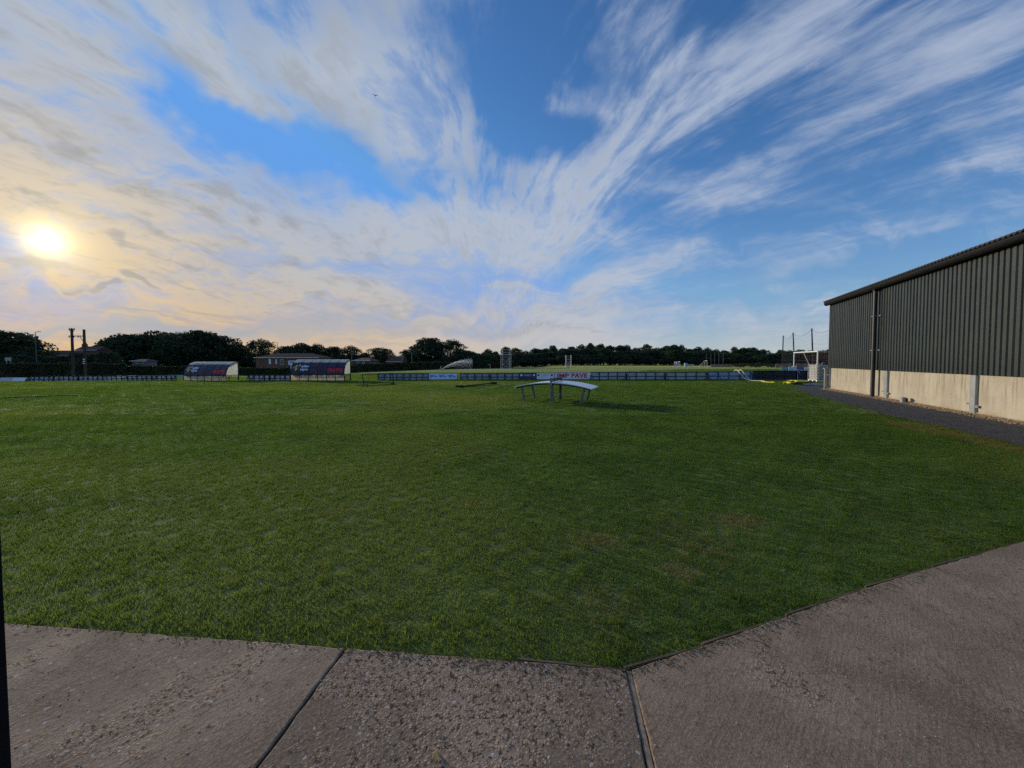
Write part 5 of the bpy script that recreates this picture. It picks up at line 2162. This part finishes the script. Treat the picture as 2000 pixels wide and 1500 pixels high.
house(500, 622, 96, 698.6, 690, 'long brown brick bungalow with white windows behind the low clipped hedge',
      [(525.5, 529.5, 701, 711, 'blank'), (538.5, 541, 701.5, 711, 'blank'), (547.5, 553.5, 702, 712, 'glass'), (590, 600, 702, 711, 'glass')])
house(688, 722, 104, 704.5, 699, 'grey brick bungalow end behind the small white goal', [(697, 701, 706.5, 711, 'glass'), (708, 712, 706.5, 711, 'glass')])
house(756, 784, 135, 706.5, 695.5, 'small house showing only its dark roof gable beside the compact wide tree', (), gable=True)
house(82, 150, 105, 694, 684.6, 'long low house with dark roof between the street lamp and the timber poles', [(110, 114, 697, 703, 'glass')], gable=True, dep=4)
house(150, 190, 112, 684, 676.5, 'taller house with chimney pots behind the timber poles', [(160, 165, 690, 697, 'glass')], chim=((.06, .7, 3),), gable=True, dep=4)
house(258, 286, 98, 705.2, 701, 'small pale house peeping over the hedge left of the smaller dugout', [(266, 273, 706.5, 710.5, 'glass'), (277, 281, 706.5, 710.5, 'glass')], wall='render_grey', dep=3)

# ------------------------------------------------------------------ timber poles with cross arm
pl = []
for k, (px_, yt, lab) in enumerate(((140, 641.5, 'timber pole with spreading insulators at its top, left of its pair'), (164, 643.5, 'plain topped timber pole carrying the right end of the crossarm'))):
    g_ = on_ground(px_ + 5, 58)
    g_.x = at_depth(px_, yt, 58).x
    tz_ = at_depth(px_, yt, 58).z - g_.z
    o = thing('timber_pole', lab, 'pole', g_)
    MB().tube([(0, 0, -.2), (0, 0, tz_)], [.19, .15], 9).build('shaft', M['pole'], o)
    pl.append((g_, tz_, o))
g_, tz_, o = pl[0]
MB().box(-.42, .42, -.05, .05, tz_ - .25, tz_ - .13).build('top_arm', M['steel_dark'], o)
for xx in (-.38, .38, 0):
    MB().tube([(xx, 0, tz_ - .13), (xx, 0, tz_ + .08)], .05, 6).build('insulator', M['steel_dark'], o)
for s in (-1, 1):
    MB().bar((s * .36, 0, tz_ - .25), (s * .08, 0, tz_ - .7), .04).build('stay', M['steel_dark'], o)
zc = at_depth(150, 656.5, 58).z - g_.z
span = pl[1][0].x - g_.x
arm = MB().box(-.32, span, -.20, -.10, zc - .06, zc + .06).build('crossarm', M['steel_dark'], o)
for xx in (-.26, .45, 1.1):
    MB().tube([(xx, -.15, zc - .06), (xx, -.15, zc - .26)], .05, 6).build('insulator', M['steel_dark'], arm)
MB().bar((span - .5, -.15, zc - .05), (span - .05, -.15, zc - .75), .05).build('stay', M['steel_dark'], arm)
for z in (2.2, 2.5, 2.8):
    MB().box(-.16, .16, -.2, -.17, z, z + .12).build('plate', M['white'], pl[1][2])


# ------------------------------------------------------------------ street lamps and signs
def lamp(px_, yt, Y, arm, label):
    g_ = on_ground(px_, Y)
    top = at_depth(px_, yt, Y).z - g_.z
    g_.x = at_depth(px_, yt, Y).x
    t = thing('street_lamp', label, 'street lamp', g_)
    MB().tube([(0, 0, -.1), (0, 0, top)], [.09, .06], 7).build('column', M['lamp_grey'], t)
    if arm:
        MB().tube([(0, 0, top - .03), (arm * .75, 0, top + .03)], .04, 6).build('arm', M['lamp_grey'], t)
        MB().box(min(arm * .6, arm * 1.5), max(arm * .6, arm * 1.5), -.12, .12, top, top + .12).build('lantern', M['lamp_grey'], t)
    return t


lamp(69, 648.5, 84, .75, 'grey street lamp with arm next to the dark tree at the hedge end')
lamp(541.5, 668.5, 100, -.8, 'grey street lamp with arm above the brick bungalow')
lamp(687, 676, 102, 0, 'thin plain lamp column behind the open end of the larger dugout')
lamp(786, 690, 122, 0, 'thin plain column rising from the hedge beside the roof gable')
lamp(804.5, 687.5, 122, .8, 'thin street lamp with arm in front of the tall clump by the water jet')
# blue and white notice board
p = on_ground(563, 46)
nb2 = thing('notice_board', 'white and blue notice board on a white post at the end of the larger dugout', 'sign', p)
zt = at_depth(570, 704.2, 46).z - p.z
MB().box(0, .98, .0, .03, zt - .5, zt).build('board', M['white_board'], nb2)
MB().box(.2, .98, -.008, -.002, zt - .28, zt - .12).build('stripe', pm('blue_print', (.10, .16, .42), .5, .1), nb2)
MB().box(.26, .32, .032, .09, -.05, zt).build('post', M['white'], nb2)
p = on_ground(10, 72)
sg = thing('road_sign', 'pale grey back of a road sign above the hedge by the leafy tree', 'sign', p)
zt = at_depth(18, 698, 72).z - p.z
MB().box(0, 1.2, 0, .03, zt - .62, zt).build('board', M['galv'], sg)
for x in (.25, .95):
    MB().box(x - .04, x + .04, .032, .09, -.05, zt - .05).build('post', M['galv'], sg)

# ------------------------------------------------------------------ bird
bp_ = at_depth(733, 187, 40)
bd = thing('bird', 'small dark bird gliding high in the sky with raised wings', 'bird', bp_, R(20))
b = MB().tube([(0, -.16, 0), (0, -.05, .01), (0, .06, .01), (0, .2, 0)], [.01, .035, .03, .008], 6)
for s in (-1, 1):
    b.add([(s * .02, .05, .01), (s * .02, -.05, .01), (s * .15, -.04, .09), (s * .16, .04, .09), (s * .30, -.06, .06)], [(0, 1, 2, 3), (3, 2, 4)])
b.build('body', M['black'], bd)
